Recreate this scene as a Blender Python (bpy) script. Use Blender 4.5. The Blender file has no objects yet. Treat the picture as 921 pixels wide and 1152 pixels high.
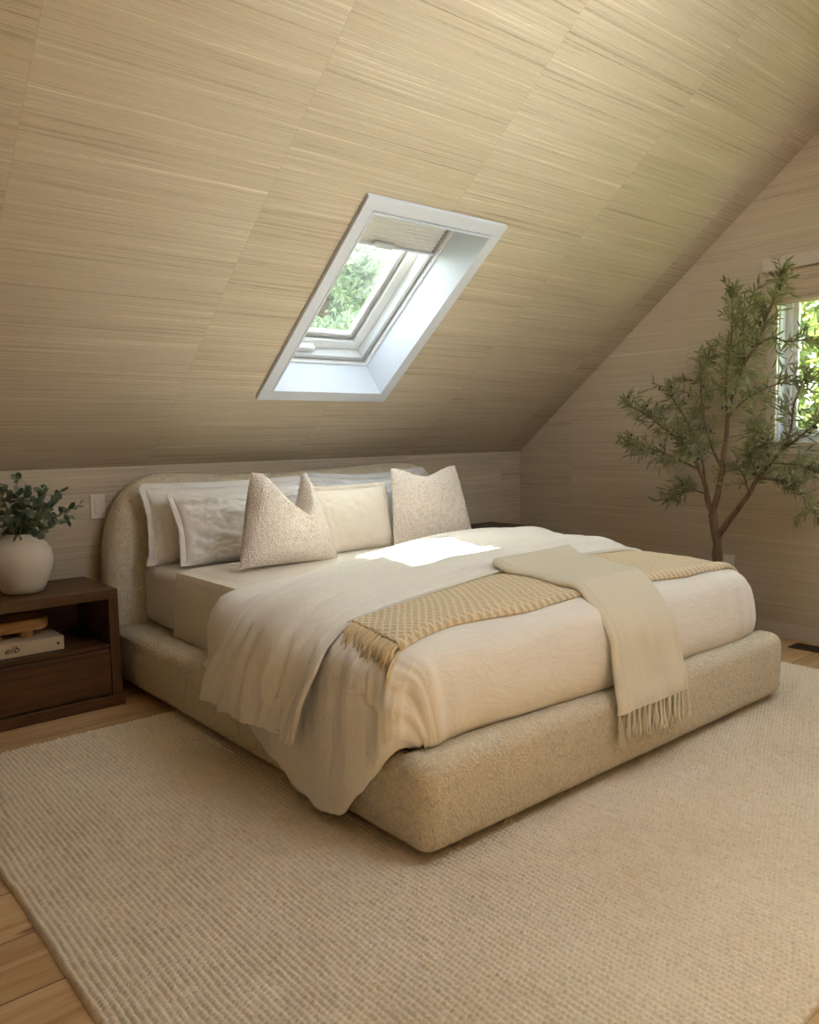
import bpy, bmesh, math, random
import numpy as np
from mathutils import Vector, Matrix, noise
from mathutils.bvhtree import BVHTree
random.seed(7); rng = np.random.default_rng(7)
SC = bpy.context.scene; COL = SC.collection
PI = math.pi
# ------------------------------------------------------------------ room numbers (metres)
A = 0.676; SA, CA, TA = math.sin(A), math.cos(A), math.tan(A)      # roof pitch
KH = 1.09                                                           # knee wall height
XR, XL, YF, YR = 4.032, -2.6, -5.4, -2.7                            # right / left wall, front knee wall, ridge
def cp(x, s, d=0.0):                                                # point on the sloped ceiling (d = up into the roof)
    return Vector((x, -s*CA + d*SA, KH + s*SA + d*CA))

# ------------------------------------------------------------------ materials
def lin(c):
    return tuple(((v/255)/12.92 if v/255 <= .04045 else ((v/255+.055)/1.055)**2.4) for v in c) + (1,)
class NT:
    def __init__(s, name):
        s.m = bpy.data.materials.new(name); s.m.use_nodes = True
        s.t = s.m.node_tree; s.n = s.t.nodes; s.l = s.t.links
        s.b = s.n['Principled BSDF']; s.out = s.n['Material Output']
    def node(s, typ, ins=None, **kw):
        nd = s.n.new(typ)
        for k, v in kw.items(): setattr(nd, k, v)
        for k, v in (ins or {}).items(): s.set(nd.inputs[k], v)
        return nd
    def set(s, sock, v):
        if isinstance(v, bpy.types.NodeSocket): s.l.new(v, sock)
        else: sock.default_value = v
    def coord(s, kind='Object'): return s.node('ShaderNodeTexCoord').outputs[kind]
    def mapping(s, vec, scale=(1,1,1), loc=(0,0,0), rot=(0,0,0)):
        return s.node('ShaderNodeMapping', {'Vector': vec, 'Scale': scale, 'Location': loc, 'Rotation': rot}).outputs[0]
    def noise(s, vec, scale=5, detail=3, rough=.5, dist=0):
        return s.node('ShaderNodeTexNoise', {'Vector': vec, 'Scale': scale, 'Detail': detail, 'Roughness': rough, 'Distortion': dist}).outputs[0]
    def voronoi(s, vec, scale=5, feature='F1'):
        return s.node('ShaderNodeTexVoronoi', {'Vector': vec, 'Scale': scale}, feature=feature).outputs[0]
    def wave(s, vec, scale, dist=0, dscale=1, direction='X', profile='SIN'):
        return s.node('ShaderNodeTexWave', {'Vector': vec, 'Scale': scale, 'Distortion': dist, 'Detail': 2, 'Detail Scale': dscale}, bands_direction=direction, wave_profile=profile).outputs['Fac']
    def math(s, op, a, b=0.0, c=0.0):
        nd = s.node('ShaderNodeMath', operation=op)
        s.set(nd.inputs[0], a); s.set(nd.inputs[1], b); s.set(nd.inputs[2], c); return nd.outputs[0]
    def ramp(s, fac, stops):
        nd = s.node('ShaderNodeValToRGB', {'Fac': fac}); e = nd.color_ramp.elements
        while len(e) < len(stops): e.new(.5)
        for el, (p, c) in zip(e, stops): el.position = p; el.color = c
        return nd.outputs[0]
    def mix(s, fac, a, b, mode='MIX'):
        nd = s.node('ShaderNodeMix', data_type='RGBA', blend_type=mode)
        s.set(nd.inputs[0], fac); s.set(nd.inputs[6], a); s.set(nd.inputs[7], b); return nd.outputs[2]
    def bump(s, h, strength=.5, dist=.01, normal=None):
        nd = s.node('ShaderNodeBump', {'Height': h, 'Strength': strength, 'Distance': dist})
        if normal is not None: s.l.new(normal, nd.inputs['Normal'])
        return nd.outputs[0]
    def fin(s, color=None, rough=.7, normal=None, spec=.3, sheen=0):
        if color is not None: s.set(s.b.inputs['Base Color'], color)
        s.set(s.b.inputs['Roughness'], rough); s.b.inputs['Specular IOR Level'].default_value = spec
        if sheen: s.b.inputs['Sheen Weight'].default_value = sheen; s.b.inputs['Sheen Roughness'].default_value = .6
        if normal is not None: s.l.new(normal, s.b.inputs['Normal'])
        return s.m

def mat_plain(name, rgb, rough=.6, spec=.3, bump=0, bscale=60, metal=0):
    k = NT(name); nm = None
    v = k.coord()
    n = k.noise(v, bscale, 3)
    c = lin(rgb); c2 = tuple(x*.9 for x in c[:3]) + (1,)
    col = k.mix(n, c, c2)
    if bump: nm = k.bump(n, bump, .004)
    k.b.inputs['Metallic'].default_value = metal
    return k.fin(col, rough, nm, spec)

def mat_grasscloth(name, off, base, dark, light):
    k = NT(name); uv = k.coord('UV')
    sep = k.node('ShaderNodeSeparateXYZ', {0: uv})
    u, v = sep.outputs[0], sep.outputs[1]
    pan = k.math('FLOOR', k.math('DIVIDE', k.math('SUBTRACT', u, off), .92))
    fr = k.math('FRACT', k.math('DIVIDE', k.math('SUBTRACT', u, off), .92))
    drop = k.math('MULTIPLY', pan, 7.31)                    # every drop of paper has its own streaks
    vec = k.node('ShaderNodeCombineXYZ', {0: u, 1: k.math('ADD', v, drop), 2: drop}).outputs[0]
    n1 = k.noise(k.mapping(vec, (.55, 75, 1)), 1.0, 5, .7, .0)
    n2 = k.noise(k.mapping(vec, (1.6, 250, 1)), 1.0, 4, .65, .0)
    n3 = k.noise(k.mapping(vec, (.5, 9, 1)), 1.0, 3, .5, .3)
    n4 = k.noise(k.mapping(vec, (30, 330, 1)), 1.0, 2, .5)
    f = k.math('ADD', k.math('MULTIPLY', n1, .5), k.math('MULTIPLY', n2, .45))
    f = k.math('ADD', f, k.math('MULTIPLY', n3, .22))
    f = k.math('ADD', f, k.math('MULTIPLY', n4, .12))
    col = k.ramp(k.math('SUBTRACT', f, .145), [(.33, dark), (.48, base), (.55, base), (.68, light)])
    tone = k.node('ShaderNodeTexWhiteNoise', {'W': pan}, noise_dimensions='1D').outputs[0]
    col = k.mix(1.0, col, k.ramp(tone, [(0, (.93,.925,.90,1)), (1, (1,1,1,1))]), 'MULTIPLY')
    blk = k.math('FLOOR', k.math('DIVIDE', k.math('ADD', v, k.math('MULTIPLY', pan, .37)), .48))
    t2 = k.node('ShaderNodeTexWhiteNoise', {'W': k.math('ADD', blk, k.math('MULTIPLY', pan, 13.7))}, noise_dimensions='1D').outputs[0]
    fib = k.noise(k.mapping(vec, (14, 500, 1)), 1.0, 2)
    red = k.ramp(k.math('ADD', k.math('MULTIPLY', fib, 1), 0), [(.62, (0,0,0,1)), (.72, (1,1,1,1))])
    col = k.mix(k.math('MULTIPLY', red, .18), col, lin((190,140,105)))
    seam = k.math('LESS_THAN', fr, .0028)
    col = k.mix(k.math('MULTIPLY', seam, .35), col, dark)
    nm = k.bump(k.math('ADD', k.math('MULTIPLY', n2, .6), k.math('MULTIPLY', n1, .6)), .25, .004)
    return k.fin(col, .62, nm, .35)

def mat_boucle(name, rgb):
    k = NT(name); v = k.coord()
    w = k.mix(.06, v, k.node('ShaderNodeTexNoise', {'Vector': v, 'Scale': 60}).outputs['Color'])
    vo = k.voronoi(w, 78, 'SMOOTH_F1'); n = k.noise(v, 110, 3, .6); n0 = k.noise(v, 7, 2)
    h = k.math('ADD', k.math('MULTIPLY', k.math('SUBTRACT', 1, vo), .8), k.math('MULTIPLY', n, .6))
    c = lin(rgb)
    col = k.mix(k.ramp(vo, [(.1, (0,0,0,1)), (.75, (1,1,1,1))]), c, tuple(x*.72 for x in c[:3]) + (1,))
    col = k.mix(k.math('MULTIPLY', n0, .12), col, tuple(x*.8 for x in c[:3]) + (1,))
    return k.fin(col, .95, k.bump(h, .9, .009), .1, .15)

def mat_linen(name, rgb, wr=.5, wscale=9, stretch=(1,1,1), weave=True):
    k = NT(name); v = k.coord()
    n = k.noise(k.mapping(v, stretch), wscale, 5, .55, .8)
    r = k.math('ABSOLUTE', k.math('SUBTRACT', n, .5))
    n2 = k.noise(v, 420, 2)
    h = k.math('ADD', k.math('MULTIPLY', r, 2.0), k.math('MULTIPLY', n2, .05))
    c = lin(rgb)
    col = k.mix(k.noise(v, 3, 2), c, tuple(x*.94 for x in c[:3]) + (1,))
    return k.fin(col, .85, k.bump(h, wr, .012), .15, .2)

def mat_weave(name, rgb, rgb2, sx=150, sz=110, bump=.7):
    k = NT(name); v = k.coord()
    w = k.mix(.012, v, k.node('ShaderNodeTexNoise', {'Vector': v, 'Scale': 40}).outputs['Color'])
    vo = k.node('ShaderNodeTexVoronoi', {'Vector': k.mapping(w, (sx, sx, sz)), 'Scale': 1, 'Randomness': .55}).outputs[0]
    n = k.noise(v, 60, 4, .7)
    h = k.math('ADD', k.math('SUBTRACT', .8, vo), k.math('MULTIPLY', n, .5))
    col = k.mix(k.ramp(h, [(.25, (0,0,0,1)), (.8, (1,1,1,1))]), lin(rgb2), lin(rgb))
    return k.fin(col, .92, k.bump(h, bump, .005), .1, .1)

def mat_wood(name, rgb, dark, axis='X', scale=1.0, rough=.45, spec=.4):
    k = NT(name); v = k.coord()
    st = {'X': (1.2, 14, 14), 'Y': (14, 1.2, 14), 'Z': (14, 14, 1.2)}[axis]
    n = k.noise(k.mapping(v, tuple(q*scale for q in st)), 1.5, 6, .6, 1.2)
    n2 = k.noise(k.mapping(v, tuple(q*scale*6 for q in st)), 2, 3, .6)
    f = k.math('ADD', k.math('MULTIPLY', n, .75), k.math('MULTIPLY', n2, .25))
    col = k.ramp(f, [(.3, lin(dark)), (.62, lin(rgb))])
    return k.fin(col, rough, k.bump(n2, .12, .002), spec)

M = {}
M['ceil'] = mat_grasscloth('ceiling_grasscloth', .14, lin((196,181,159)), lin((146,129,106)), lin((232,221,201)))
M['rwall'] = mat_grasscloth('gable_grasscloth', .49, lin((200,181,156)), lin((160,139,114)), lin((224,209,187)))
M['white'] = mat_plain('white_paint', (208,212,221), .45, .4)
M['trimw'] = mat_plain('painted_trim', (206,192,172), .5, .4)
M['boucle'] = mat_boucle('cream_boucle', (242,226,198))
M['mattress'] = mat_linen('mattress_sheet', (242,234,222), .25, 7)
M['sheet'] = mat_linen('cream_sheet', (242,231,214), .4, 8, (3,1,1))
M['duvet'] = mat_linen('linen_duvet', (249,241,230), .36, 9, (.8,3.2,1.6))
M['sham'] = mat_linen('white_linen', (248,243,236), .14, 14)
M['shamw'] = mat_linen('bright_white_linen', (240,238,236), .4, 10)
M['cush'] = mat_weave('nubby_weave', (250,240,228), (222,202,186), 105, 165, .9)
M['cushflat'] = mat_linen('cream_linen', (244,232,214), .12, 16)
M['throw'] = mat_linen('cream_wool', (234,222,198), .25, 60)
M['walnut'] = mat_wood('walnut', (100,67,35), (54,34,17), 'X', 1)
M['walnutz'] = mat_wood('walnut_upright', (100,67,35), (54,34,17), 'Z', 1)
M['darkwood'] = mat_wood('dark_wood', (70,48,38), (38,25,20), 'X', 1)
M['traywood'] = mat_wood('pale_wood', (196,150,98), (150,106,62), 'X', 1)
M['bark'] = mat_wood('bark', (132,108,82), (74,58,42), 'Z', 2.0, .85, .2)
M['leaf'] = None
M['black'] = mat_plain('dark_glaze', (44,38,34), .5, .4)
M['soil'] = mat_plain('soil', (52,40,30), .95, .1, .8, 40)
M['stone'] = mat_plain('pale_stoneware', (214,202,186), .8, .25, .35, 55)
M['page'] = mat_plain('book_cover', (206,184,152), .7, .3)
M['ink'] = mat_plain('ink', (40,30,24), .8, .2)
M['plastic'] = mat_plain('switch_plastic', (232,222,208), .4, .4)
M['metal'] = mat_plain('bronze_metal', (76,58,42), .45, .5, 0, 60, .6)
M['pvc'] = mat_plain('window_white', (228,228,228), .35, .5)
M['gasket'] = mat_plain('grey_gasket', (150,146,142), .5, .4)
M['knotwood'] = None

def mat_blind():
    k = NT('pleated_fabric'); v = k.coord()
    k.b.inputs['Transmission Weight'].default_value = 0
    return k.fin(lin((226,226,224)), .85, None, .2)
M['pleat'] = mat_blind()
def mat_shade():
    k = NT('woven_shade'); v = k.coord()
    n = k.noise(k.mapping(v, (3, 3, 160)), 1.0, 4, .6)
    return k.fin(k.ramp(n, [(.35, lin((170,148,122))), (.65, lin((204,184,158)))]), .8, k.bump(n, .4, .004), .2)
M['shade'] = mat_shade()

def mat_leaf(name, top, bot, trans=.35):
    k = NT(name); v = k.coord()
    n = k.noise(v, 9, 2)
    col = k.ramp(n, [(.3, lin(bot)), (.7, lin(top))])
    k.fin(col, .5, None, .35)
    tr = k.node('ShaderNodeBsdfTranslucent', {'Color': col})
    mx = k.node('ShaderNodeMixShader', {0: trans, 1: k.b.outputs[0], 2: tr.outputs[0]})
    k.l.new(mx.outputs[0], k.out.inputs[0]); return k.m
M['leaf'] = mat_leaf('olive_leaf', (160,158,108), (100,104,64), .35)
M['euca'] = mat_leaf('eucalyptus_leaf', (134,146,120), (72,88,68), .15)
M['tree'] = mat_leaf('garden_leaf', (118,124,66), (60,78,40), .42)
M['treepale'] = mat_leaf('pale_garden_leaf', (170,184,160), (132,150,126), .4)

def mat_glass(name, c):
    k = NT(name)
    tr = k.node('ShaderNodeBsdfTransparent', {'Color': c})
    gl = k.node('ShaderNodeBsdfGlossy', {'Roughness': .02})
    fc = k.node('ShaderNodeLayerWeight', {'Blend': .5}).outputs['Facing']
    fz = k.math('MULTIPLY_ADD', k.math('POWER', fc, 5), .9, .04)
    mx = k.node('ShaderNodeMixShader', {0: fz, 1: tr.outputs[0], 2: gl.outputs[0]})
    k.l.new(mx.outputs[0], k.out.inputs[0]); return k.m
def mat_dusty():
    k = NT('dusty_skylight_glass')
    tr = k.node('ShaderNodeBsdfTransparent', {'Color': (.62,.66,.65,1)}); tl = k.node('ShaderNodeBsdfTranslucent', {'Color': (.8,.84,.82,1)})
    gl = k.node('ShaderNodeBsdfGlossy', {'Roughness': .05}); v = k.coord()
    sp = k.ramp(k.noise(v, 55, 4, .7), [(.42, (.006,.006,.006,1)), (.72, (.034,.034,.034,1))])
    m1 = k.node('ShaderNodeMixShader', {0: sp, 1: tr.outputs[0], 2: tl.outputs[0]})
    m2 = k.node('ShaderNodeMixShader', {0: .07, 1: m1.outputs[0], 2: gl.outputs[0]})
    k.l.new(m2.outputs[0], k.out.inputs[0]); return k.m
M['dusty'] = mat_dusty()
M['glass'] = mat_glass('tinted_glass', (.62,.66,.65,1)); M['clear'] = mat_glass('window_glass', (.95,.97,.96,1))

def mat_floor():
    k = NT('pine_planks'); v = k.coord('UV')
    sep = k.node('ShaderNodeSeparateXYZ', {0: v}); x, y = sep.outputs[0], sep.outputs[1]
    q = k.math('DIVIDE', k.math('ADD', y, 8.865), .233)
    pl = k.math('FLOOR', q); fr = k.math('FRACT', q)
    rnd = k.node('ShaderNodeTexWhiteNoise', {'W': pl}, noise_dimensions='1D').outputs[0]
    xx = k.math('ADD', x, k.math('MULTIPLY', rnd, 9.0))
    q2 = k.math('DIVIDE', xx, 2.4); bd = k.math('FLOOR', q2); fr2 = k.math('FRACT', q2)
    rnd2 = k.node('ShaderNodeTexWhiteNoise', {'W': k.math('ADD', bd, k.math('MULTIPLY', pl, 17.3))}, noise_dimensions='1D').outputs[0]
    vec = k.node('ShaderNodeCombineXYZ', {0: xx, 1: y, 2: k.math('MULTIPLY', rnd2, 40)}).outputs[0]
    g = k.noise(k.mapping(vec, (1.4, 16, 1)), 1.3, 5, .55, 1.0)
    g2 = k.noise(k.mapping(vec, (5, 120, 1)), 1.0, 3, .6)
    f = k.math('ADD', k.math('MULTIPLY', g, .7), k.math('MULTIPLY', g2, .3))
    col = k.ramp(f, [(.33, lin((184,142,98))), (.5, lin((208,170,124))), (.68, lin((222,190,148)))])
    kn = k.node('ShaderNodeTexVoronoi', {'Vector': k.mapping(vec, (1.6, 3.2, 1)), 'Scale': 1.5}).outputs[0]
    knm = k.ramp(k.math('ADD', kn, k.math('MULTIPLY', k.noise(vec, 30), .05)), [(.055, (1,1,1,1)), (.11, (0,0,0,1))])
    col = k.mix(k.math('MULTIPLY', knm, .8), col, lin((112,66,34)))
    col = k.mix(1, col, k.ramp(rnd2, [(0, (.86,.84,.82,1)), (1, (1,1,1,1))]), 'MULTIPLY')
    gap = k.math('MAXIMUM', k.math('LESS_THAN', fr, .018), k.math('LESS_THAN', fr2, .0015))
    col = k.mix(k.math('MULTIPLY', gap, .85), col, lin((60,36,20)))
    nm = k.bump(k.math('SUBTRACT', k.math('MULTIPLY', g2, .1), gap), .4, .003)
    return k.fin(col, .42, nm, .35)
M['floor'] = mat_floor()

def mat_rug():
    k = NT('wool_rug'); v = k.coord()
    n = k.noise(v, 1.6, 3); n2 = k.noise(v, 70, 2); n3 = k.noise(k.mapping(v, (60, 12, 1)), 1, 2)
    f = k.math('ADD', k.math('MULTIPLY', n, .35), k.math('ADD', k.math('MULTIPLY', n2, .35), k.math('MULTIPLY', n3, .3)))
    col = k.ramp(f, [(.34, lin((218,198,166))), (.5, lin((232,216,192))), (.66, lin((242,227,204)))])
    fine = k.noise(v, 700, 2)
    return k.fin(col, .95, k.bump(fine, .35, .002), .1, .1)
M['rug'] = mat_rug()

def mat_knit():
    # honey and cream woven chevrons: UV in metres (u along the length, v across)
    k = NT('chevron_throw'); v = k.coord('UV')
    sep = k.node('ShaderNodeSeparateXYZ', {0: v}); x, y = sep.outputs[0], sep.outputs[1]
    nz = k.noise(k.coord(), 14, 2)
    a = k.math('ADD', k.math('ADD', x, k.math('MULTIPLY', y, .62)), k.math('MULTIPLY', nz, .012)); b = k.math('ADD', k.math('SUBTRACT', x, k.math('MULTIPLY', y, .62)), k.math('MULTIPLY', nz, .012))
    la = k.math('PINGPONG', k.math('FRACT', k.math('DIVIDE', a, .034)), .5); lb = k.math('PINGPONG', k.math('FRACT', k.math('DIVIDE', b, .034)), .5)
    st = k.math('SMOOTH_MAX', la, lb, .1)
    yarn = k.math('PINGPONG', k.math('FRACT', k.math('DIVIDE', y, .0065)), .5)
    n = k.noise(k.coord(), 160, 3, .6)
    f = k.math('ADD', k.math('MULTIPLY', st, 1.3), k.math('ADD', k.math('MULTIPLY', yarn, .3), k.math('MULTIPLY', n, .3)))
    col = k.ramp(f, [(.5, lin((218,190,148))), (.72, lin((234,212,176))), (.95, lin((248,236,214)))])
    return k.fin(col, .9, k.bump(f, .8, .007), .1, .15)
M['knit'] = mat_knit()
M['fringe'] = mat_plain('honey_yarn', (240,214,170), .9, .1, .3, 200)
M['fringec'] = mat_plain('cream_yarn', (248,238,216), .9, .1, .3, 200)

# ------------------------------------------------------------------ object helpers
def new_mesh(name, verts, faces, mat=None, parent=None, smooth=False, uv=None):
    me = bpy.data.meshes.new(name)
    me.from_pydata([tuple(v) for v in verts], [], faces); me.update()
    if uv is not None:
        l = me.uv_layers.new(name='UVMap')
        idx = np.empty(len(me.loops), dtype=np.int32); me.loops.foreach_get('vertex_index', idx)
        l.data.foreach_set('uv', np.asarray(uv, dtype=np.float32)[idx].ravel())
    o = bpy.data.objects.new(name, me); COL.objects.link(o)
    if mat is not None: me.materials.append(mat)
    if smooth: me.polygons.foreach_set('use_smooth', [True]*len(me.polygons))
    if parent is not None: o.parent = parent
    return o
def from_bm(name, bm, mat=None, parent=None, smooth=False):
    me = bpy.data.meshes.new(name); bmesh.ops.recalc_face_normals(bm, faces=bm.faces[:]); bm.to_mesh(me); bm.free()
    o = bpy.data.objects.new(name, me); COL.objects.link(o)
    if mat is not None: me.materials.append(mat)
    if smooth: me.polygons.foreach_set('use_smooth', [True]*len(me.polygons))
    if parent is not None: o.parent = parent
    return o
def empty(name, loc=(0,0,0), label=None, cat=None, group=None, rz=0):
    o = bpy.data.objects.new(name, None); COL.objects.link(o); o.location = loc; o.rotation_euler = (0,0,rz)
    o.empty_display_size = .1
    if label: tag(o, label, cat, group)
    return o
def tag(o, label, cat, group=None, kind=None):
    o['label'] = label; o['category'] = cat
    if group: o['group'] = group
    if kind: o['kind'] = kind
    return o
def struct(o, label=None, cat=None):
    o['kind'] = 'structure'
    if label: o['label'] = label; o['category'] = cat
    return o
def add_box(bm, c, s, bev=0, seg=2, rot=None):
    r = bmesh.ops.create_cube(bm, size=1); vs = r['verts']
    bmesh.ops.scale(bm, vec=Vector(s), verts=vs)
    if bev:
        es = list({e for v in vs for e in v.link_edges})
        rb = bmesh.ops.bevel(bm, geom=es, offset=bev, segments=seg, affect='EDGES', profile=.5)
        vs = list({v for f in rb['faces'] for v in f.verts} | {v for v in vs if v.is_valid})
    if rot is not None: bmesh.ops.rotate(bm, verts=vs, cent=(0,0,0), matrix=rot)
    bmesh.ops.translate(bm, vec=Vector(c), verts=vs)
    return vs
def box(name, lo, hi, mat, parent=None, bev=0.0, seg=2, smooth=False):
    bm = bmesh.new(); lo = Vector(lo); hi = Vector(hi)
    add_box(bm, (lo+hi)/2, hi-lo, bev, seg)
    return from_bm(name, bm, mat, parent, smooth)
def tube_geo(pts, rad, seg=8, verts=None, faces=None, cap=True):
    verts = [] if verts is None else verts; faces = [] if faces is None else faces
    pts = [Vector(p) for p in pts]; n = len(pts)
    if not hasattr(rad, '__len__'): rad = [rad]*n
    base = len(verts); ref = Vector((.31,.17,.93)).normalized()
    for i, p in enumerate(pts):
        t = (pts[min(i+1, n-1)] - pts[max(i-1, 0)]).normalized()
        a = t.cross(ref)
        if a.length < 1e-3: a = t.cross(Vector((1,0,0)))
        a.normalize(); b = t.cross(a)
        for j in range(seg):
            th = 2*PI*j/seg; verts.append(p + (a*math.cos(th) + b*math.sin(th))*rad[i])
    for i in range(n-1):
        for j in range(seg):
            j2 = (j+1) % seg
            faces.append((base+i*seg+j, base+i*seg+j2, base+(i+1)*seg+j2, base+(i+1)*seg+j))
    if cap:
        faces.append(tuple(base+j for j in range(seg))[::-1]); faces.append(tuple(base+(n-1)*seg+j for j in range(seg)))
    return verts, faces
def lathe(name, prof, mat, parent=None, seg=48, loc=(0,0,0)):
    verts, faces = [], []; n = len(prof)
    for r, z in prof:
        for j in range(seg):
            th = 2*PI*j/seg; verts.append((r*math.cos(th)+loc[0], r*math.sin(th)+loc[1], z+loc[2]))
    for i in range(n-1):
        for j in range(seg):
            j2 = (j+1) % seg; faces.append((i*seg+j, i*seg+j2, (i+1)*seg+j2, (i+1)*seg+j))
    faces.append(tuple(range(seg))[::-1]); faces.append(tuple((n-1)*seg+j for j in range(seg)))
    return new_mesh(name, verts, faces, mat, parent, True)
def cr(P, t):
    """Catmull-Rom through the rows of P (n,...) at parameters t in [0,1]"""
    P = np.asarray(P, float); n = len(P); x = np.clip(np.asarray(t)*(n-1), 0, n-1-1e-9); i = x.astype(int); f = x - i
    E = np.concatenate([2*P[:1]-P[1:2], P, 2*P[-1:]-P[-2:-1]])
    sh = (-1,) + (1,)*(P.ndim-1); f = f.reshape(sh)
    p0, p1, p2, p3 = E[i], E[i+1], E[i+2], E[i+3]
    return .5*((2*p1) + (p2-p0)*f + (2*p0-5*p1+4*p2-p3)*f*f + (3*p1-p0-3*p2+p3)*f**3)
def loft(ctrl, nv, nu):
    """ctrl (rows, cols, 3) -> (nv, nu, 3)"""
    a = cr(np.asarray(ctrl, float), np.linspace(0,1,nv))
    b = cr(np.swapaxes(a, 0, 1), np.linspace(0,1,nu))
    return np.swapaxes(b, 0, 1)
def grid_normals(G):
    du = np.gradient(G, axis=1); dv = np.gradient(G, axis=0)
    n = np.cross(du, dv); l = np.linalg.norm(n, axis=2, keepdims=True); return n/np.maximum(l, 1e-9)
def grid_obj(name, G, mat, parent=None, closed_v=False, uv=None):
    nv, nu, _ = G.shape; faces = []
    idx = np.arange(nv*nu).reshape(nv, nu)
    for i in range(nv-1):
        for j in range(nu-1):
            faces.append((idx[i,j], idx[i,j+1], idx[i+1,j+1], idx[i+1,j]))
    if closed_v:
        for j in range(nu-1): faces.append((idx[-1,j], idx[-1,j+1], idx[0,j+1], idx[0,j]))
    return new_mesh(name, G.reshape(-1,3), faces, mat, parent, True, None if uv is None else uv.reshape(-1,2))
def fbm2(nv, nu, sv, su, seed, octs=4, rough=.5):
    """smooth random field on an nv x nu grid, sv / su = number of cells"""
    out = np.zeros((nv, nu)); amp = 1
    r = np.random.default_rng(seed)
    for o in range(octs):
        a, b = max(2, int(sv*2**o)+2), max(2, int(su*2**o)+2)
        g = r.standard_normal((a, b))
        out += amp*np.swapaxes(cr(np.swapaxes(cr(g, np.linspace(0,1,nv)),0,1), np.linspace(0,1,nu)),0,1); amp *= rough
    return out/1.6
def solid(o, th, off=-1):
    m = o.modifiers.new('thickness', 'SOLIDIFY'); m.thickness = th; m.offset = off; return o

# ------------------------------------------------------------------ room shell
def quad(name, pts, mat, uvs=None, parent=None):
    return new_mesh(name, pts, [tuple(range(len(pts)))], mat, parent, False, uvs)
fl = quad('floor', [(XL,YF,0),(XR,YF,0),(XR,0,0),(XL,0,0)], M['floor'], [(XL,YF),(XR,YF),(XR,0),(XL,0)])
struct(fl)
struct(quad('wall_back', [(XL,0,0),(XR,0,0),(XR,0,KH+.0),(XL,0,KH)], M['ceil'], [(XL,0),(XR,0),(XR,KH),(XL,KH)]))
struct(quad('wall_front', [(XL,YF,0),(XL,YF,KH),(XR,YF,KH),(XR,YF,0)], M['ceil'], [(XL,0),(XL,KH),(XR,KH),(XR,0)]))
ZR = KH + TA*2.7; SR = 2.7/CA
struct(quad('wall_left', [(XL,YF,0),(XL,0,0),(XL,0,KH),(XL,YR,ZR),(XL,YF,KH)], M['rwall'], [(5.4,0),(0,0),(0,KH),(2.7,ZR),(5.4,KH)]))
# the sloped ceiling with its skylight hole, and the roof skin outside it
SX0, SX1, SS0, SS1 = 1.555, 2.275, .63, 1.765          # skylight shaft opening (x, and s up the slope)
def slope_with_holes(name, d, mat, holes, mirror=False, x0=XL, x1=XR, s0=0, s1=SR):
    xs = sorted({x0, x1} | {h[0] for h in holes} | {h[1] for h in holes}); ss = sorted({s0, s1} | {h[2] for h in holes} | {h[3] for h in holes})
    V, F, U = [], [], []; 
    for s in ss:
        for x in xs:
            p = cp(x, s, d)
            if mirror: p = Vector((p.x, 2*YR - p.y, p.z))
            V.append(p); U.append((x, s))
    n = len(xs)
    for j in range(len(ss)-1):
        for i in range(n-1):
            cx, cs = (xs[i]+xs[i+1])/2, (ss[j]+ss[j+1])/2
            if any(h[0] < cx < h[1] and h[2] < cs < h[3] for h in holes): continue
            F.append((j*n+i, j*n+i+1, (j+1)*n+i+1, (j+1)*n+i))
    return new_mesh(name, V, F, mat, None, False, U)
HOLE = (SX0, SX1, SS0, SS1)
BH = [(.15, 1.25, 2.8, 3.35)]                                     # added skylight up by the ridge, out of view, to brighten the room
FH = [(1.2, 2.2, 2.2, 3.1)]  # added opening in the front slope, out of view, for more fill light
struct(slope_with_holes('ceiling', 0, M['ceil'], [HOLE] + BH))
struct(slope_with_holes('ceiling_front', 0, M['ceil'], FH, True))
M['roof'] = mat_plain('roof_shingle', (92,84,78), .9, .2, .5, 30)
GD = .40
struct(slope_with_holes('trim_1', GD, M['roof'], [(SX0-.02, SX1+.02, SS0-.02, SS1+.02)] + BH, False, XL-.3, XR+.3, -.4, SR+.35)).name = 'trim_roof'
struct(slope_with_holes('trim_roof_front', .2, M['roof'], FH, True, XL-.3, XR+.3, -.3, SR+.2))
# right gable wall with the window opening
WY0, WY1, WZ0, WZ1 = -1.985, -3.95, 1.145, 2.14
def zc(y): return KH + TA*(-y if y > YR else (y-YF))
V, F, U = [], [], []
def addp(pts):
    b = len(V)
    for y, z in pts: V.append((XR, y, z)); U.append((-y, z))
    F.append(tuple(range(b, b+len(pts))))
addp([(0,0),(WY0,0),(WY0,zc(WY0)),(0,KH)])
addp([(WY0,0),(WY1,0),(WY1,WZ0),(WY0,WZ0)])
addp([(WY0,WZ1),(WY1,WZ1),(WY1,zc(WY1)),(YR,ZR),(WY0,zc(WY0))])
addp([(WY1,0),(YF,0),(YF,KH),(WY1,zc(WY1))])
struct(new_mesh('wall_right', V, F, M['rwall'], None, False, U))
# baseboards
struct(box('baseboard_right', (XR-.018, YF, 0), (XR, 0, .085), M['trimw'], None, .004))
struct(box('baseboard_back', (XL, -.018, 0), (XR-.018, 0, .085), M['trimw'], None, .004))

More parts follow.
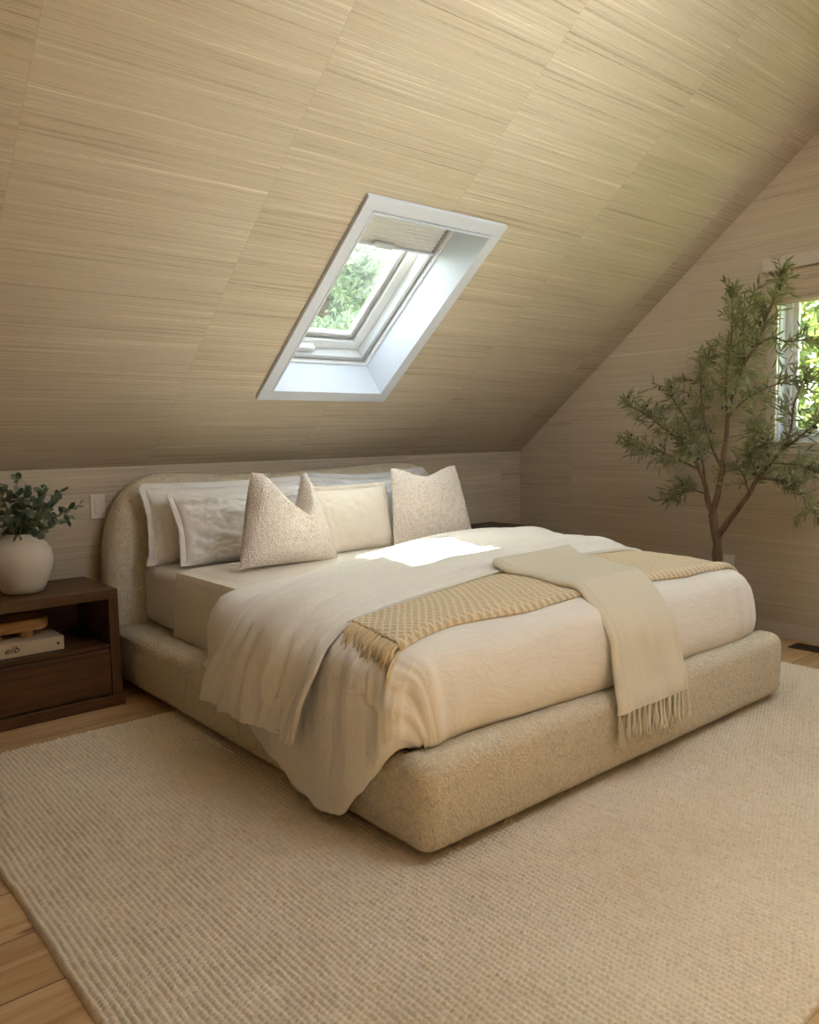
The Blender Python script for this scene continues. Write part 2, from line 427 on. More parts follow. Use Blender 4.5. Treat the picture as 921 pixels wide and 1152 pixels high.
# ------------------------------------------------------------------ skylight (window_1)
W1 = empty('window_1', cp(1.915, 1.2)); struct(W1)
W1inv = Matrix.Translation(-W1.location)
def sl_box(name, x0, x1, s0, s1, d0, d1, mat, bev=0.0, parent=W1, smooth=False):
    """box in slope coordinates"""
    bm = bmesh.new(); add_box(bm, ((x0+x1)/2, (s0+s1)/2, (d0+d1)/2), (x1-x0, s1-s0, d1-d0), bev, 2)
    R = Matrix(((1,0,0),(0,-CA,SA),(0,SA,CA))).to_4x4()
    bmesh.ops.transform(bm, matrix=W1inv @ Matrix.Translation((0,0,KH)) @ R, verts=bm.verts[:])
    bmesh.ops.reverse_faces(bm, faces=bm.faces[:])
    return from_bm(name, bm, mat, parent, smooth)
def sl_frame(name, x0, x1, s0, s1, w, d0, d1, mat, bev=0.0, parent=W1):
    """rectangular ring of width w inside the given rectangle, one mesh"""
    bm = bmesh.new()
    for a in ((x0, x1, s0, s0+w), (x0, x1, s1-w, s1), (x0, x0+w, s0+w, s1-w), (x1-w, x1, s0+w, s1-w)):
        add_box(bm, ((a[0]+a[1])/2, (a[2]+a[3])/2, (d0+d1)/2), (a[1]-a[0], a[3]-a[2], d1-d0), bev, 1)
    R = Matrix(((1,0,0),(0,-CA,SA),(0,SA,CA))).to_4x4()
    bmesh.ops.transform(bm, matrix=W1inv @ Matrix.Translation((0,0,KH)) @ R, verts=bm.verts[:])
    return from_bm(name, bm, mat, parent)
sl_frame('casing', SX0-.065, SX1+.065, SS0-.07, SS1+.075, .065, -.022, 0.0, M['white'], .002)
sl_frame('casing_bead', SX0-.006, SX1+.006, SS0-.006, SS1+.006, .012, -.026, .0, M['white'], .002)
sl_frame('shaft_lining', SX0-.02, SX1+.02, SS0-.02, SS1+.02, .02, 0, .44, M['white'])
sl_frame('window_frame', SX0, SX1, SS0, SS1, .012, .195, .33, M['pvc'], .002)
sl_frame('frame_lip', SX0+.012, SX1-.012, SS0+.012, SS1-.012, .016, .215, .235, M['gasket'], .002)
sl_frame('sash', SX0+.012, SX1-.012, SS0+.012, SS1-.012, .062, .31, .345, M['pvc'], .003)
sl_frame('sash_bead', SX0+.074, SX1-.074, SS0+.074, SS1-.074, .02, .325, .36, M['gasket'], .002)
sl_frame('sash_inner', SX0+.09, SX1-.09, SS0+.09, SS1-.09, .018, .335, .37, M['pvc'], .002)
sl_box('glass', SX0+.07, SX1-.07, SS0+.07, SS1-.07, .352, .358, M['dusty'])
sl_box('sash_handle', 1.80, 1.93, SS0+.02, SS0+.05, .265, .31, M['pvc'], .006)
# pleated blind pulled a third of the way down
bl = empty('pleated_blind', cp(1.915, 1.6, .2), 'grey pleated blind drawn part way down inside the skylight', 'blind')
npl = 15; bs0, bs1 = 1.452, 1.758; V, F = [], []
for i in range(2*npl+1):
    s = bs0 + (bs1-bs0)*i/(2*npl); d = .222 + (.009 if i % 2 else 0)
    for x in (SX0+.014, SX1-.014): V.append(cp(x, s, d) - bl.location)
for i in range(2*npl): F.append((2*i, 2*i+1, 2*i+3, 2*i+2))
solid(new_mesh('pleats', V, F, M['pleat'], bl), .001)
def bl_box(name, x0, x1, s0, s1, d0, d1, mat, bev):
    o = sl_box(name, x0, x1, s0, s1, d0, d1, mat, bev, None)
    o.data.transform(Matrix.Translation(W1.location - bl.location)); o.parent = bl; return o
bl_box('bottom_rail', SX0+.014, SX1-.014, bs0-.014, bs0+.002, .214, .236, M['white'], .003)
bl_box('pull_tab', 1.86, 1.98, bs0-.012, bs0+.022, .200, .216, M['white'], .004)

# ------------------------------------------------------------------ gable window (window_2), shade
W2 = empty('window_2', (XR, (WY0+WY1)/2, WZ0)); struct(W2)
def wbox(name, lo, hi, mat, bev=.002, parent=W2):
    o = box(name, Vector(lo)-parent.location, Vector(hi)-parent.location, mat, parent, bev); return o
def ring(name, x0, x1, ya, yb, za, zb, w, mat, parent=W2):
    bm = bmesh.new()
    for lo, hi in (((x0,ya,za),(x1,yb,za+w)), ((x0,ya,zb-w),(x1,yb,zb)), ((x0,ya,za+w),(x1,ya+w,zb-w)), ((x0,yb-w,za+w),(x1,yb,zb-w))):
        lo, hi = Vector(lo), Vector(hi); add_box(bm, (lo+hi)/2-parent.location, hi-lo, .002, 1)
    return from_bm(name, bm, mat, parent)
ring('casing', XR-.016, XR, WY1-.065, WY0+.055, WZ0-.065, WZ1+.06, .055, M['trimw'])
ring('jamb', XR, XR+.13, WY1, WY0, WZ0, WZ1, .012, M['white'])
ring('window_frame', XR+.07, XR+.115, WY1+.012, WY0-.012, WZ0+.012, WZ1-.012, .035, M['pvc'])
ring('sash', XR+.085, XR+.11, WY1+.047, WY0-.047, WZ0+.047, WZ1-.047, .03, M['pvc'])
wbox('glass', (XR+.094, WY1+.07, WZ0+.07), (XR+.099, WY0-.07, WZ1-.07), M['glass'], 0)
wbox('sill', (XR-.03, WY1-.03, WZ0-.022), (XR+.08, WY0+.02, WZ0+.003), M['trimw'], .004)
sh = empty('roman_shade', (XR-.03, (WY0+WY1)/2, WZ1), 'woven beige roman shade raised to the top of the right-hand window', 'window shade')
box('headrail', (-.03, WY1-.04-sh.location.y, -.02), (.028, WY0+.075-sh.location.y, .055), M['trimw'], sh, .004)
prof = [(-.002,-.02),(-.006,-.15),(-.016,-.19),(.0,-.20),(-.02,-.172),(-.028,-.178),(-.03,-.2),(-.012,-.215)]
V, F = [], []
for a, b in prof:
    for y in (WY1+.0, WY0+.02): V.append((a, y-sh.location.y, b))
for i in range(len(prof)-1): F.append((2*i, 2*i+1, 2*i+3, 2*i+2))
solid(new_mesh('shade_cloth', V, F, M['shade'], sh), .003)

# unseen roof windows added for room light: by the ridge, behind the camera
for n, h in enumerate(BH + FH):
    back = h in BH; dg_ = .40 if back else .20
    w = empty('window_%d' % (n+3), (0,0,0)); struct(w)
    bm = bmesh.new()
    add_box(bm, ((h[0]+h[1])/2, (h[2]+h[3])/2, dg_-.06), (h[1]-h[0], h[3]-h[2], .006))
    R = Matrix(((1,0,0),(0,-CA,SA),(0,SA,CA))).to_4x4() if back else Matrix(((1,0,0),(0,CA,-SA),(0,SA,CA))).to_4x4()
    T = Matrix.Translation((0, 0 if back else 2*YR, KH)) @ R
    bmesh.ops.transform(bm, matrix=T, verts=bm.verts[:]); from_bm('glass', bm, M['glass' if back else 'clear'], w)
    bm = bmesh.new()
    for a in ((h[0]-.02, h[1]+.02, h[2]-.02, h[2]), (h[0]-.02, h[1]+.02, h[3], h[3]+.02), (h[0]-.02, h[0], h[2], h[3]), (h[1], h[1]+.02, h[2], h[3])):
        add_box(bm, ((a[0]+a[1])/2, (a[2]+a[3])/2, dg_/2+.01), (a[1]-a[0], a[3]-a[2], dg_+.02))
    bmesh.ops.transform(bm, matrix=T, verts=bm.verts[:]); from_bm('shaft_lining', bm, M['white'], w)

# ------------------------------------------------------------------ small wall and floor fittings
sw = empty('light_switch', (.797, 0, .888), 'white light switch plate on the back wall beside the headboard', 'light switch')
box('plate', (-.038, -.007, -.062), (.038, 0, .062), M['plastic'], sw, .003)
box('rocker', (-.017, -.011, -.034), (.017, -.006, .034), M['plastic'], sw, .002)
ou = empty('wall_outlet', (XR, -1.715, .395), 'small white wall outlet behind the potted tree', 'outlet')
box('plate', (-.007, -.037, -.06), (0, .037, .06), M['plastic'], ou, .003)
for dz in (-.024, .024): box('socket', (-.0095, -.017, dz-.016), (-.006, .017, dz+.016), M['plastic'], ou, .004)
vt = empty('floor_register', (3.885, -2.34, 0), 'brown slotted floor register near the right wall', 'vent')
bm = bmesh.new()
for lo, hi in (((-.06,-.16,0),(-.048,.16,.006)), ((.048,-.16,0),(.06,.16,.006)), ((-.048,-.16,0),(.048,-.148,.006)), ((-.048,.148,0),(.048,.16,.006)), ((-.004,-.148,0),(.004,.148,.006))):
    lo, hi = Vector(lo), Vector(hi); add_box(bm, (lo+hi)/2, hi-lo, .001, 1)
from_bm('frame', bm, M['metal'], vt)
bm = bmesh.new()
for i in range(24): add_box(bm, (0, -.14+i*.0122, .0025), (.096, .005, .004))
from_bm('grille', bm, M['metal'], vt)
box('duct_bottom', (-.048,-.148,.0002), (.048,.148,.0008), M['ink'], vt)

# ------------------------------------------------------------------ rug
def make_rug():
    x0, x1, y0, y1 = -.13, 3.48, -3.515, -.812
    px, py = .0172, .0142; kx, ky = 5, 6
    nx = int(round((x1-x0)/px)); ny = int(round((y1-y0)/py))
    X = np.linspace(x0, x1, nx*kx+1); Y = np.linspace(y0, y1, ny*ky+1)
    GX, GY = np.meshgrid(X, Y)
    warp = fbm2(len(Y), len(X), 9, 9, 3, 3)*.0042
    wy = fbm2(len(Y), len(X), 16, 14, 4, 3)*.006
    rib = (GX - x0 + warp)/px; ri = np.floor(rib).astype(int); rf = rib - ri
    r = np.random.default_rng(5); sh_ = r.random(nx+8)
    sc = 1 + .0*ri
    lum = (GY - y0 + wy)/py + np.where(ri % 2 == 0, 0, .5) + .35*sh_[np.clip(ri+2, 0, nx+7)]
    li = np.floor(lum).astype(int); lf = lum - li
    rh = r.random((nx+8, ny+12))
    hv = rh[np.clip(ri+2, 0, nx+7), np.clip(li+4, 0, ny+11)]
    prof = np.sqrt(np.clip(1-(2*rf-1)**2, 0, 1))*(.10+.90*np.sqrt(np.clip(1-(2*lf-1)**2, 0, 1)))
    Z = .007 + .0125*prof*(.75+.4*hv) + fbm2(len(Y), len(X), 5, 5, 9, 3)*.0012
    ed = np.minimum(np.minimum(GX-x0, x1-GX), np.minimum(GY-y0, y1-GY))
    Z = np.where(ed < .012, .001 + (Z-.001)*np.sqrt(np.clip(1-(1-ed/.012)**2, 0, 1)), Z)
    wob = fbm2(len(Y), len(X), 22, 22, 12, 2)*.0022*np.exp(-ed/.05)
    P = np.stack([GX + wob, GY + wob, Z], -1).astype(np.float32)
    nv, nu = Z.shape
    idx = np.arange(nv*nu, dtype=np.int32).reshape(nv, nu)
    Q = np.stack([idx[:-1,:-1], idx[:-1,1:], idx[1:,1:], idx[1:,:-1]], -1).reshape(-1)
    me = bpy.data.meshes.new('area_rug'); nf = len(Q)//4
    me.vertices.add(nv*nu); me.vertices.foreach_set('co', P.ravel())
    me.loops.add(len(Q)); me.loops.foreach_set('vertex_index', Q)
    me.polygons.add(nf); me.polygons.foreach_set('loop_start', np.arange(0, len(Q), 4, dtype=np.int32))
    me.polygons.foreach_set('loop_total', np.full(nf, 4, dtype=np.int32))
    me.polygons.foreach_set('use_smooth', np.ones(nf, dtype=bool))
    me.update(calc_edges=True); me.validate()
    o = bpy.data.objects.new('area_rug', me); COL.objects.link(o); me.materials.append(M['rug'])
    tag(o, 'large cream chunky woven wool rug under the bed', 'rug'); return o
make_rug()

# ------------------------------------------------------------------ bed frame
def rounded_prism(name, outline, mapf, d0, d1, r, mat, parent=None, seg=6):
    """outline: CCW 2D list; mapf(a,b,d) -> 3D; edges rounded with radius r at both ends"""
    P = np.array(outline, float); n = len(P)
    t = np.roll(P, -1, 0) - np.roll(P, 1, 0); t /= np.linalg.norm(t, axis=1, keepdims=True)
    nr = np.stack([t[:,1], -t[:,0]], 1)
    rings = []
    for k in range(seg+1):
        th = PI/2*k/seg; rings.append((r*(1-math.sin(th)), d0 + r*(1-math.cos(th))))
    for k in range(seg+1):
        th = PI/2*(1-k/seg); rings.append((r*(1-math.sin(th)), d1 - r*(1-math.cos(th))))
    V, F = [], []
    for off, d in rings:
        for i in range(n):
            q = P[i] - nr[i]*off; V.append(mapf(q[0], q[1], d))
    m = len(rings)
    for k in range(m-1):
        for i in range(n):
            j = (i+1) % n; F.append((k*n+i, k*n+j, (k+1)*n+j, (k+1)*n+i))
    F.append(tuple(range(n))[::-1]); F.append(tuple((m-1)*n+i for i in range(n)))
    o = new_mesh(name, V, F, mat, parent, True)
    bm = bmesh.new(); bm.from_mesh(o.data); bmesh.ops.recalc_face_normals(bm, faces=bm.faces[:]); bm.to_mesh(o.data); bm.free()
    return o
def rrect(a0, a1, b0, b1, rads, seg=10):
    """rounded rectangle, rads for (a0b0, a1b0, a1b1, a0b1), CCW, edges subdivided"""
    pts = []
    cs = [((a0, b0), rads[0], PI), ((a1, b0), rads[1], 1.5*PI), ((a1, b1), rads[2], 0), ((a0, b1), rads[3], .5*PI)]
    sg = [(1,1), (-1,1), (-1,-1), (1,-1)]
    for ((ca, cb), r, th0), (sa, sb) in zip(cs, sg):
        for k in range(seg+1):
            th = th0 + PI/2*k/seg
            pts.append((ca + sa*r + r*math.cos(th), cb + sb*r + r*math.sin(th)))
    return pts
bed = empty('platform_bed', (1.83, -1.3, .02), 'cream boucle upholstered bed frame with rounded headboard standing on the rug', 'bed')
def off(o): o.data.transform(Matrix.Translation(-bed.location)); return o
hb = [(.80,.035),(2.99,.035),(3.015,.10),(3.02,.45),(3.015,.70),(3.005,.82),(2.985,.90),(2.95,.965),(2.90,1.008),(2.83,1.034),(2.74,1.046),(2.62,1.047),(2.45,1.040),(2.2,1.030),(1.9,1.024),(1.6,1.024),(1.4,1.030),(1.25,1.042),(1.13,1.050),(1.03,1.043),(.95,1.014),(.89,.968),(.84,.90),(.805,.82),(.78,.72),(.768,.60),(.765,.45),(.77,.10)]
hb = [tuple(q) for q in cr(np.array(hb+hb[:1]), np.linspace(0,1,140))[:-1]]
off(rounded_prism('headboard', hb, lambda a, b, d: (a, d, b), -.205, -.025, .075, M['boucle'], bed))
off(rounded_prism('foot_rail', rrect(.765, 2.935, -2.575, -2.425, (.06,.07,.055,.055)), lambda a, b, d: (a, b, d), .035, .312, .05, M['boucle'], bed))
def subdiv_x(p): return p
off(rounded_prism('side_rail', rrect(.765, .935, -2.50, -.12, (.06,.06,.06,.06)), lambda a, b, d: (a, b, d), .035, .30, .05, M['boucle'], bed))
off(rounded_prism('side_rail', rrect(2.765, 2.935, -2.50, -.12, (.06,.06,.06,.06)), lambda a, b, d: (a, b, d), .035, .30, .05, M['boucle'], bed))
for o in bed.children:
    if o.name.startswith('side_rail'):
        for v in o.data.vertices: pass
off(box('mattress_platform', (.87, -2.44, .12), (2.83, -.2, .293), M['boucle'], bed))
for x, y, z0 in ((.95,-2.36,.019),(2.75,-2.36,.019),(.95,-1.4,.019),(2.75,-1.4,.019),(.95,-.3,0),(2.75,-.3,0)):
    off(box('leg', (x-.04,y-.04,z0), (x+.04,y+.04,.125), M['black'], bed, .004))

# ------------------------------------------------------------------ mattress and sheet
mt = tag(box('mattress', (.925,-2.40,.293), (2.79,-.215,.60), M['mattress'], None, .065, 6, True), 'thick mattress in a pale fitted sheet inside the bed frame', 'mattress')
def wrinkled(G, amp, fields):
    N = grid_normals(G); return G + N*(fields*amp)[..., None]
# flat sheet drawn over the mattress up to the pillows
ROW = lambda y, P: [(x, y, z) for x, z in P]
sp = [(.908,.297),(.902,.37),(.908,.47),(.925,.55),(.985,.601),(1.2,.612),(1.86,.618),(2.5,.612),(2.73,.601),(2.80,.55),(2.81,.40),(2.81,.297)]
G = loft([ROW(y, sp) for y in (-.62,-.9,-1.2,-1.5,-1.8)], 60, 120)
f = fbm2(60, 120, 5, 3, 21, 4)
G = wrinkled(G, .004, f)
G[...,2] = np.where((G[...,0] > .93) & (G[...,0] < 2.79), np.maximum(G[...,2], .602), G[...,2])
tag(solid(grid_obj('bed_sheet', G, M['sheet']), .006, 1), 'smooth cream sheet over the mattress between pillows and duvet', 'sheet')

# ------------------------------------------------------------------ duvet
rows = []
px = [.738,.735,.742,.790,.90,1.3,1.83,2.35,2.72,2.87,2.905,2.89]
pz = [.34,.40,.49,.575,.618,.636,.642,.640,.622,.55,.43,.33]
def drow(y, hemx, hemz, lift=0.0, left=None, mid=0.0):
    X = list(px); Z = list(pz); X[0] = hemx; Z[0] = hemz
    X[1] = .5*(X[0]+.738); Z[1] = Z[0] + .45*(pz[2]-Z[0])
    Z = [z+mid*(3 <= i <= 8) for i, z in enumerate(Z)]
    if left: 
        for i, (a, b) in left.items(): X[i] = a; Z[i] = b
    return [(x, y, z) for x, z in zip(X, Z)]
rows += [drow(-1.28, .73, .34), drow(-1.5, .735, .25), drow(-1.7, .732, .155), drow(-1.9, .725, .095), drow(-2.06, .705, .062), drow(-2.2, .712, .055)]
r6 = drow(-2.33, .715, .16); 
for i in range(3, 9): r6[i] = (r6[i][0], r6[i][1], r6[i][2]-.005)
rows.append(r6)
# the foot end: top edge, bulging face and tuck behind the foot rail
def frow(y, x0, z0, xs, zs, ys):
    return [(a, b, c) for a, b, c in zip(xs, ys, zs)]
X8 = [.755,.745,.755,.80,.90,1.3,1.83,2.35,2.72,2.86,2.90,2.89]
rows.append(frow(0,0,0, [.765,.752,.757,.795,.90,1.3,1.83,2.35,2.72,2.855,2.90,2.89], [.30,.385,.475,.553,.596,.612,.618,.618,.602,.53,.42,.33], [-2.425,-2.435,-2.435,-2.425,-2.42,-2.41,-2.41,-2.41,-2.41,-2.40,-2.38,-2.38]))
rows.append(frow(0,0,0, [.80,.80,.805,.835,.92,1.3,1.83,2.35,2.70,2.84,2.89,2.885], [.318,.375,.45,.515,.545,.555,.56,.56,.55,.49,.41,.33], [-2.44,-2.465,-2.475,-2.48,-2.482,-2.483,-2.485,-2.485,-2.475,-2.445,-2.41,-2.41]))
rows.append(frow(0,0,0, [.825,.83,.84,.86,.93,1.3,1.83,2.35,2.70,2.83,2.88,2.88], [.312,.335,.36,.38,.40,.405,.405,.405,.40,.385,.36,.33], [-2.445,-2.475,-2.495,-2.505,-2.51,-2.512,-2.515,-2.515,-2.505,-2.47,-2.43,-2.42]))
rows.append(frow(0,0,0, [.845,.85,.86,.88,.95,1.3,1.83,2.35,2.70,2.82,2.87,2.87], [.308,.310,.312,.316,.318,.318,.318,.318,.318,.318,.318,.312], [-2.445,-2.46,-2.475,-2.485,-2.49,-2.49,-2.49,-2.49,-2.485,-2.46,-2.435,-2.42]))
rows.append(frow(0,0,0, [.85,.86,.87,.89,.96,1.3,1.83,2.35,2.70,2.81,2.85,2.85], [.29,.29,.29,.29,.29,.29,.29,.29,.29,.29,.29,.29], [-2.43,-2.43,-2.43,-2.43,-2.43,-2.43,-2.43,-2.43,-2.43,-2.43,-2.42,-2.41]))
NV, NU = 190, 230
G = loft(rows, NV, NU)
vv = np.linspace(0,1,NV)[:,None]; uu = np.linspace(0,1,NU)[None,:]
foot = np.clip((vv-.58)/.12, 0, 1); side = np.clip((.36-uu)/.1, 0, 1)*(1-foot)
w_top = fbm2(NV, NU, 5, 4, 31, 4)*.006
w_side = fbm2(NV, NU, 11, 1.2, 32, 4, .6)*.017         # folds running down the left drape
w_foot = fbm2(NV, NU, 1.0, 13, 33, 3, .5)*.014         # soft vertical folds on the foot face
disp = w_top*(1-side)*(1-foot) + w_side*side + w_foot*foot*np.clip((.98-vv)/.06,0,1)
disp *= np.clip((uu-.0)/.03,0,1)*.85+.15
G = G + grid_normals(G)*disp[...,None]
hem = np.exp(-uu/.02)*(1-foot)
G[...,2] += (hem*fbm2(NV, NU, 16, 1, 34, 3)*.012)
G[...,2] = np.maximum(G[...,2], .036)
duvet = tag(solid(grid_obj('duvet', G, M['duvet']), .012, 1), 'rumpled cream linen duvet turned back over the foot half of the bed', 'duvet')
DG = G.copy()
# turned back upper layer
Fp = np.array([(.697,-2.0,.235),(.69,-2.07,.36),(.715,-2.13,.49),(.782,-2.13,.578),(.93,-2.11,.624),(1.39,-2.02,.644),(1.83,-1.945,.65),(2.35,-1.93,.648),(2.70,-1.93,.63),(2.86,-1.95,.55),(2.905,-1.97,.42)])
Hp = np.array([(.697,-1.38,.25),(.69,-1.48,.39),(.715,-1.545,.49),(.782,-1.56,.572),(.93,-1.53,.617),(1.39,-1.34,.634),(1.83,-1.17,.638),(2.35,-1.03,.638),(2.70,-1.02,.62),(2.86,-1.1,.54),(2.905,-1.15,.40)])
Np = np.array([(-1,0,-.15),(-1,0,.15),(-.9,0,.42),(-.62,0,.8),(-.18,0,1),(0,0,1),(0,0,1),(.02,0,1),(.25,0,1),(.8,0,.6),(1,0,.1)]); Np /= np.linalg.norm(Np, axis=1, keepdims=True)
th = np.array([.022,.030,.038,.048,.058,.072,.082,.082,.072,.046,.022])[:,None]
def frw(l, k, yoff=0.0):
    p = Fp*(1-l) + Hp*l + Np*th*k; p[:,1] += yoff; return p
ctrl = [frw(0,.10), frw(-.010,.30), frw(.03,.50), frw(.15,.68), frw(.35,.88), frw(.6,1.02), frw(.80,1.0), frw(.94,.80), frw(1.0,.42), frw(.985,.08), frw(.9,-.02)]
NV, NU = 110, 230
G = loft(ctrl, NV, NU)
vv = np.linspace(0,1,NV)[:,None]; uu = np.linspace(0,1,NU)[None,:]
env = np.clip(vv/.15,0,1)*np.clip((1-vv)/.2,0,1)
ridges = fbm2(NV, NU, 9, 1.6, 41, 4, .6)
lefty = np.clip((.62-uu)/.3, 0.25, 1)
G = G + grid_normals(G)*((ridges*.021*lefty + fbm2(NV,NU,3,6,42,3)*.004 + fbm2(NV,NU,26,2.2,45,3,.6)*.0075)*env)[...,None]
G[...,2] += np.exp(-uu/.02)*fbm2(NV, NU, 12, 1, 44, 3)*.010
fold = grid_obj('turned_back_layer', G, M['duvet'], duvet)
bm = bmesh.new(); bm.from_mesh(fold.data)          # close the left hem
bm.verts.ensure_lookup_table()
bmesh.ops.holes_fill(bm, edges=[e for e in bm.edges if e.is_boundary], sides=0) if False else None
loop = [bm.verts[i*NU] for i in range(NV)]
try: bm.faces.new(loop)
except Exception: pass
bmesh.ops.recalc_face_normals(bm, faces=bm.faces[:]); bm.to_mesh(fold.data); bm.free()
FG = G.copy()
# surface to lay the throws on
def tri_bvh(*grids):
    V, F = [], []
    for g in grids:
        nv, nu, _ = g.shape; b = len(V); V += [tuple(p) for p in g.reshape(-1,3)]
        for i in range(0, nv-1):
            for j in range(0, nu-1):
                F.append((b+i*nu+j, b+i*nu+j+1, b+(i+1)*nu+j+1, b+(i+1)*nu+j))
    return BVHTree.FromPolygons(V, F)
BV = tri_bvh(DG, FG)
BVD = tri_bvh(DG)
def drop(x, y, default=.60, bv=BVD):
    h = bv.ray_cast(Vector((x, y, 2)), Vector((0,0,-1)))
    return h[0].z if h[0] is not None else default

# ------------------------------------------------------------------ throws
def tassels(parent, pts, dirs, mat, length, spread=.012, strands=4, rad=.0023, seed=1):
    r = random.Random(seed)
    for p, d in zip(pts, dirs):
        V, F = [], []; p = Vector(p); L0 = length*(.8+.4*r.random())
        dd = [Vector(q) for q in d]
        for s in range(strands):
            o = Vector((r.uniform(-1,1), r.uniform(-1,1), r.uniform(-1,1)))*spread
            pts_ = [p]
            for i in range(1, 6):
                t = i/5; seg = dd[min(len(dd)-1, int(t*len(dd)*.999))]
                pts_.append(pts_[-1] + seg*(L0/5) + o*(.35*t) + Vector((r.uniform(-1,1), r.uniform(-1,1), r.uniform(-.6,.6)))*.0022)
            tube_geo(pts_, [rad*1.3, rad*1.1, rad, rad, rad, rad*.6], 5, V, F)
        new_mesh('tassel', [v - parent.location for v in V], F, mat, parent, True)
# honey chevron throw across the foot
nL, nW = 150, 44
kn = []
L0, L1 = 0.0, 1.0
back = np.array([(.865,-2.085),(1.09,-2.06),(1.39,-1.985),(1.83,-1.915),(2.35,-1.895),(2.66,-1.90),(2.83,-1.93),(2.885,-1.97)])
front = np.array([(.825,-2.405),(1.06,-2.37),(1.39,-2.395),(1.83,-2.395),(2.35,-2.405),(2.66,-2.405),(2.82,-2.395),(2.875,-2.38)])
tl = np.linspace(0,1,nL); B2 = cr(back, tl); F2 = cr(front, tl)
G = np.zeros((nW, nL, 3)); 
for j in range(nW):
    w = j/(nW-1)
    for i in range(nL):
        x, y = B2[i]*(1-w) + F2[i]*w
        # right end slides down the side of the duvet
        z = drop(min(x, 2.86), y, .5)
        G[j, i] = (x, y, z)
# smooth heights a little, then lift
Zs = G[...,2].copy()
for _ in range(3):
    Zs[1:-1,1:-1] = (Zs[1:-1,1:-1]*2 + Zs[:-2,1:-1] + Zs[2:,1:-1] + Zs[1:-1,:-2] + Zs[1:-1,2:])/6
G[...,2] = np.maximum(Zs, G[...,2]) + .006 + np.abs(fbm2(nW, nL, 3, 7, 51, 3))*.004
U = np.zeros((nW, nL, 2)); 
al = np.concatenate([[0], np.cumsum(np.linalg.norm(np.diff(G[nW//2], axis=0), axis=1))])
U[...,0] = al[None,:]; U[...,1] = np.linspace(0,.42,nW)[:,None]
# turned-under thick long edges
edge = np.minimum(np.arange(nW), nW-1-np.arange(nW))/3.0
G[...,2] -= (np.clip(1-edge, 0, 1)**2*.010)[:,None]
G[...,2] += (np.exp(-((np.arange(nW)-(nW-4))/2.2)**2)*.006)[:,None]
knit = empty('chevron_throw', (1.84,-2.2,.62), 'honey and cream chevron throw blanket laid across the foot of the bed', 'throw blanket')
G0 = G - np.array(knit.location)
solid(grid_obj('woven_cloth', G0, M['knit'], knit, uv=U), .010, -1)
pts, dirs = [], []
for j in np.linspace(0, nW-1, 26):
    p = G[int(round(j)), 0]; w = j/(nW-1)
    pts.append((p[0], p[1], p[2]+.004))
    dn = Vector((-.80,-.14-.1*w,-.42)); dn2 = Vector((-.45,-.16,-.85))
    dirs.append([dn.normalized(), dn.normalized(), (dn*.5+dn2*.5).normalized(), dn2.normalized()])
tassels(knit, pts, dirs, M['fringe'], .085, .010, 5, .0036, 3)

# cream folded throw over the foot edge, fringed
thr = empty('cream_throw', (1.9,-2.3,.66), 'folded cream wool throw with long fringe hanging over the foot of the bed', 'throw blanket')
def thr_layer(off_n, xin, seed, name, dz=0):
    # rows from the back fold towards the hanging end; columns left to right
    rowsT = []
    spec = [((1.735,-1.93),(2.235,-1.905)),((1.735,-2.02),(2.215,-2.0)),((1.74,-2.15),(2.18,-2.14)),((1.715,-2.28),(2.12,-2.28)),((1.70,-2.385),(2.085,-2.385))]
    for (a, b), (c, d) in spec:
        row = []
        for k in range(5):
            t = k/4; x = a+(c-a)*t; y = b+(d-b)*t
            row.append((x, y, max(drop(x, y, .62, BV), drop(x, y, .62, BVD)) + .016 + off_n))
        rowsT.append(row)
    for y, z, xa, xb in ((-2.468,.575,1.692,2.065),(-2.525,.50,1.685,2.05),(-2.548,.42,1.672,2.045),(-2.572,.345,1.655,2.04),(-2.592,.29,1.640,2.035),(-2.597,.255,1.632,2.03)):
        row = []
        for k in range(5):
            t = k/4; row.append((xa+(xb-xa)*t, y-off_n, z + off_n*.5 - .0*t))
        rowsT.append(row)
    R = np.array(rowsT); cx = R[:,:,0].mean(1, keepdims=True); R[:,:,0] = cx + (R[:,:,0]-cx)*(1-xin)
    g = loft(R, 120, 60)
    v = np.linspace(0,1,120)[:,None]; u = np.linspace(0,1,60)[None,:]
    hang = np.clip((v-.45)/.2,0,1)
    g = g + grid_normals(g)*(-1)*((np.abs(fbm2(120,60,1.2,3,seed,3))*.010)*hang)[...,None]
    return g
g1 = thr_layer(.004, .0, 61, 'a'); g2 = thr_layer(.022, .02, 62, 'b')
g1[:, :, 0] -= .012
for g, nm in ((g1, 'lower_layer'), (g2, 'upper_layer')):
    # make sure it clears the knit throw below
    solid(grid_obj(nm, g - np.array(thr.location), M['throw'], thr), .010, 0)
# rounded fold joining both layers at the left edge and back edge
def fold_strip(name, a, b, outd):
    n = len(a); m = 7; gg = np.zeros((n, m, 3))
    for i in range(n):
        c = (a[i]+b[i])/2; h = (b[i]-a[i])/2; r = np.linalg.norm(h)
        for k in range(m):
            ph = PI*k/(m-1); gg[i,k] = c - h*math.cos(ph) + np.array(outd[i])*r*math.sin(ph)*1.2
    return solid(grid_obj(name, gg - np.array(thr.location), M['throw'], thr), .010, 0)
fold_strip('side_fold', g1[:,0], g2[:,0], [(-1,0,0)]*len(g1))
fold_strip('back_fold', g1[0], g2[0], [(0,1,0)]*g1.shape[1])
pts, dirs = [], []
for k in range(26):
    src = g2 if k % 2 else g1
    p = src[-1, int(round(k*(59)/25))]
    pts.append((p[0], p[1], p[2]+.004))
    dirs.append([Vector((0,-.05,-1)).normalized(), Vector((.0,.02,-1)).normalized()])
tassels(thr, pts, dirs, M['fringec'], .105, .009, 5, .0040, 5)

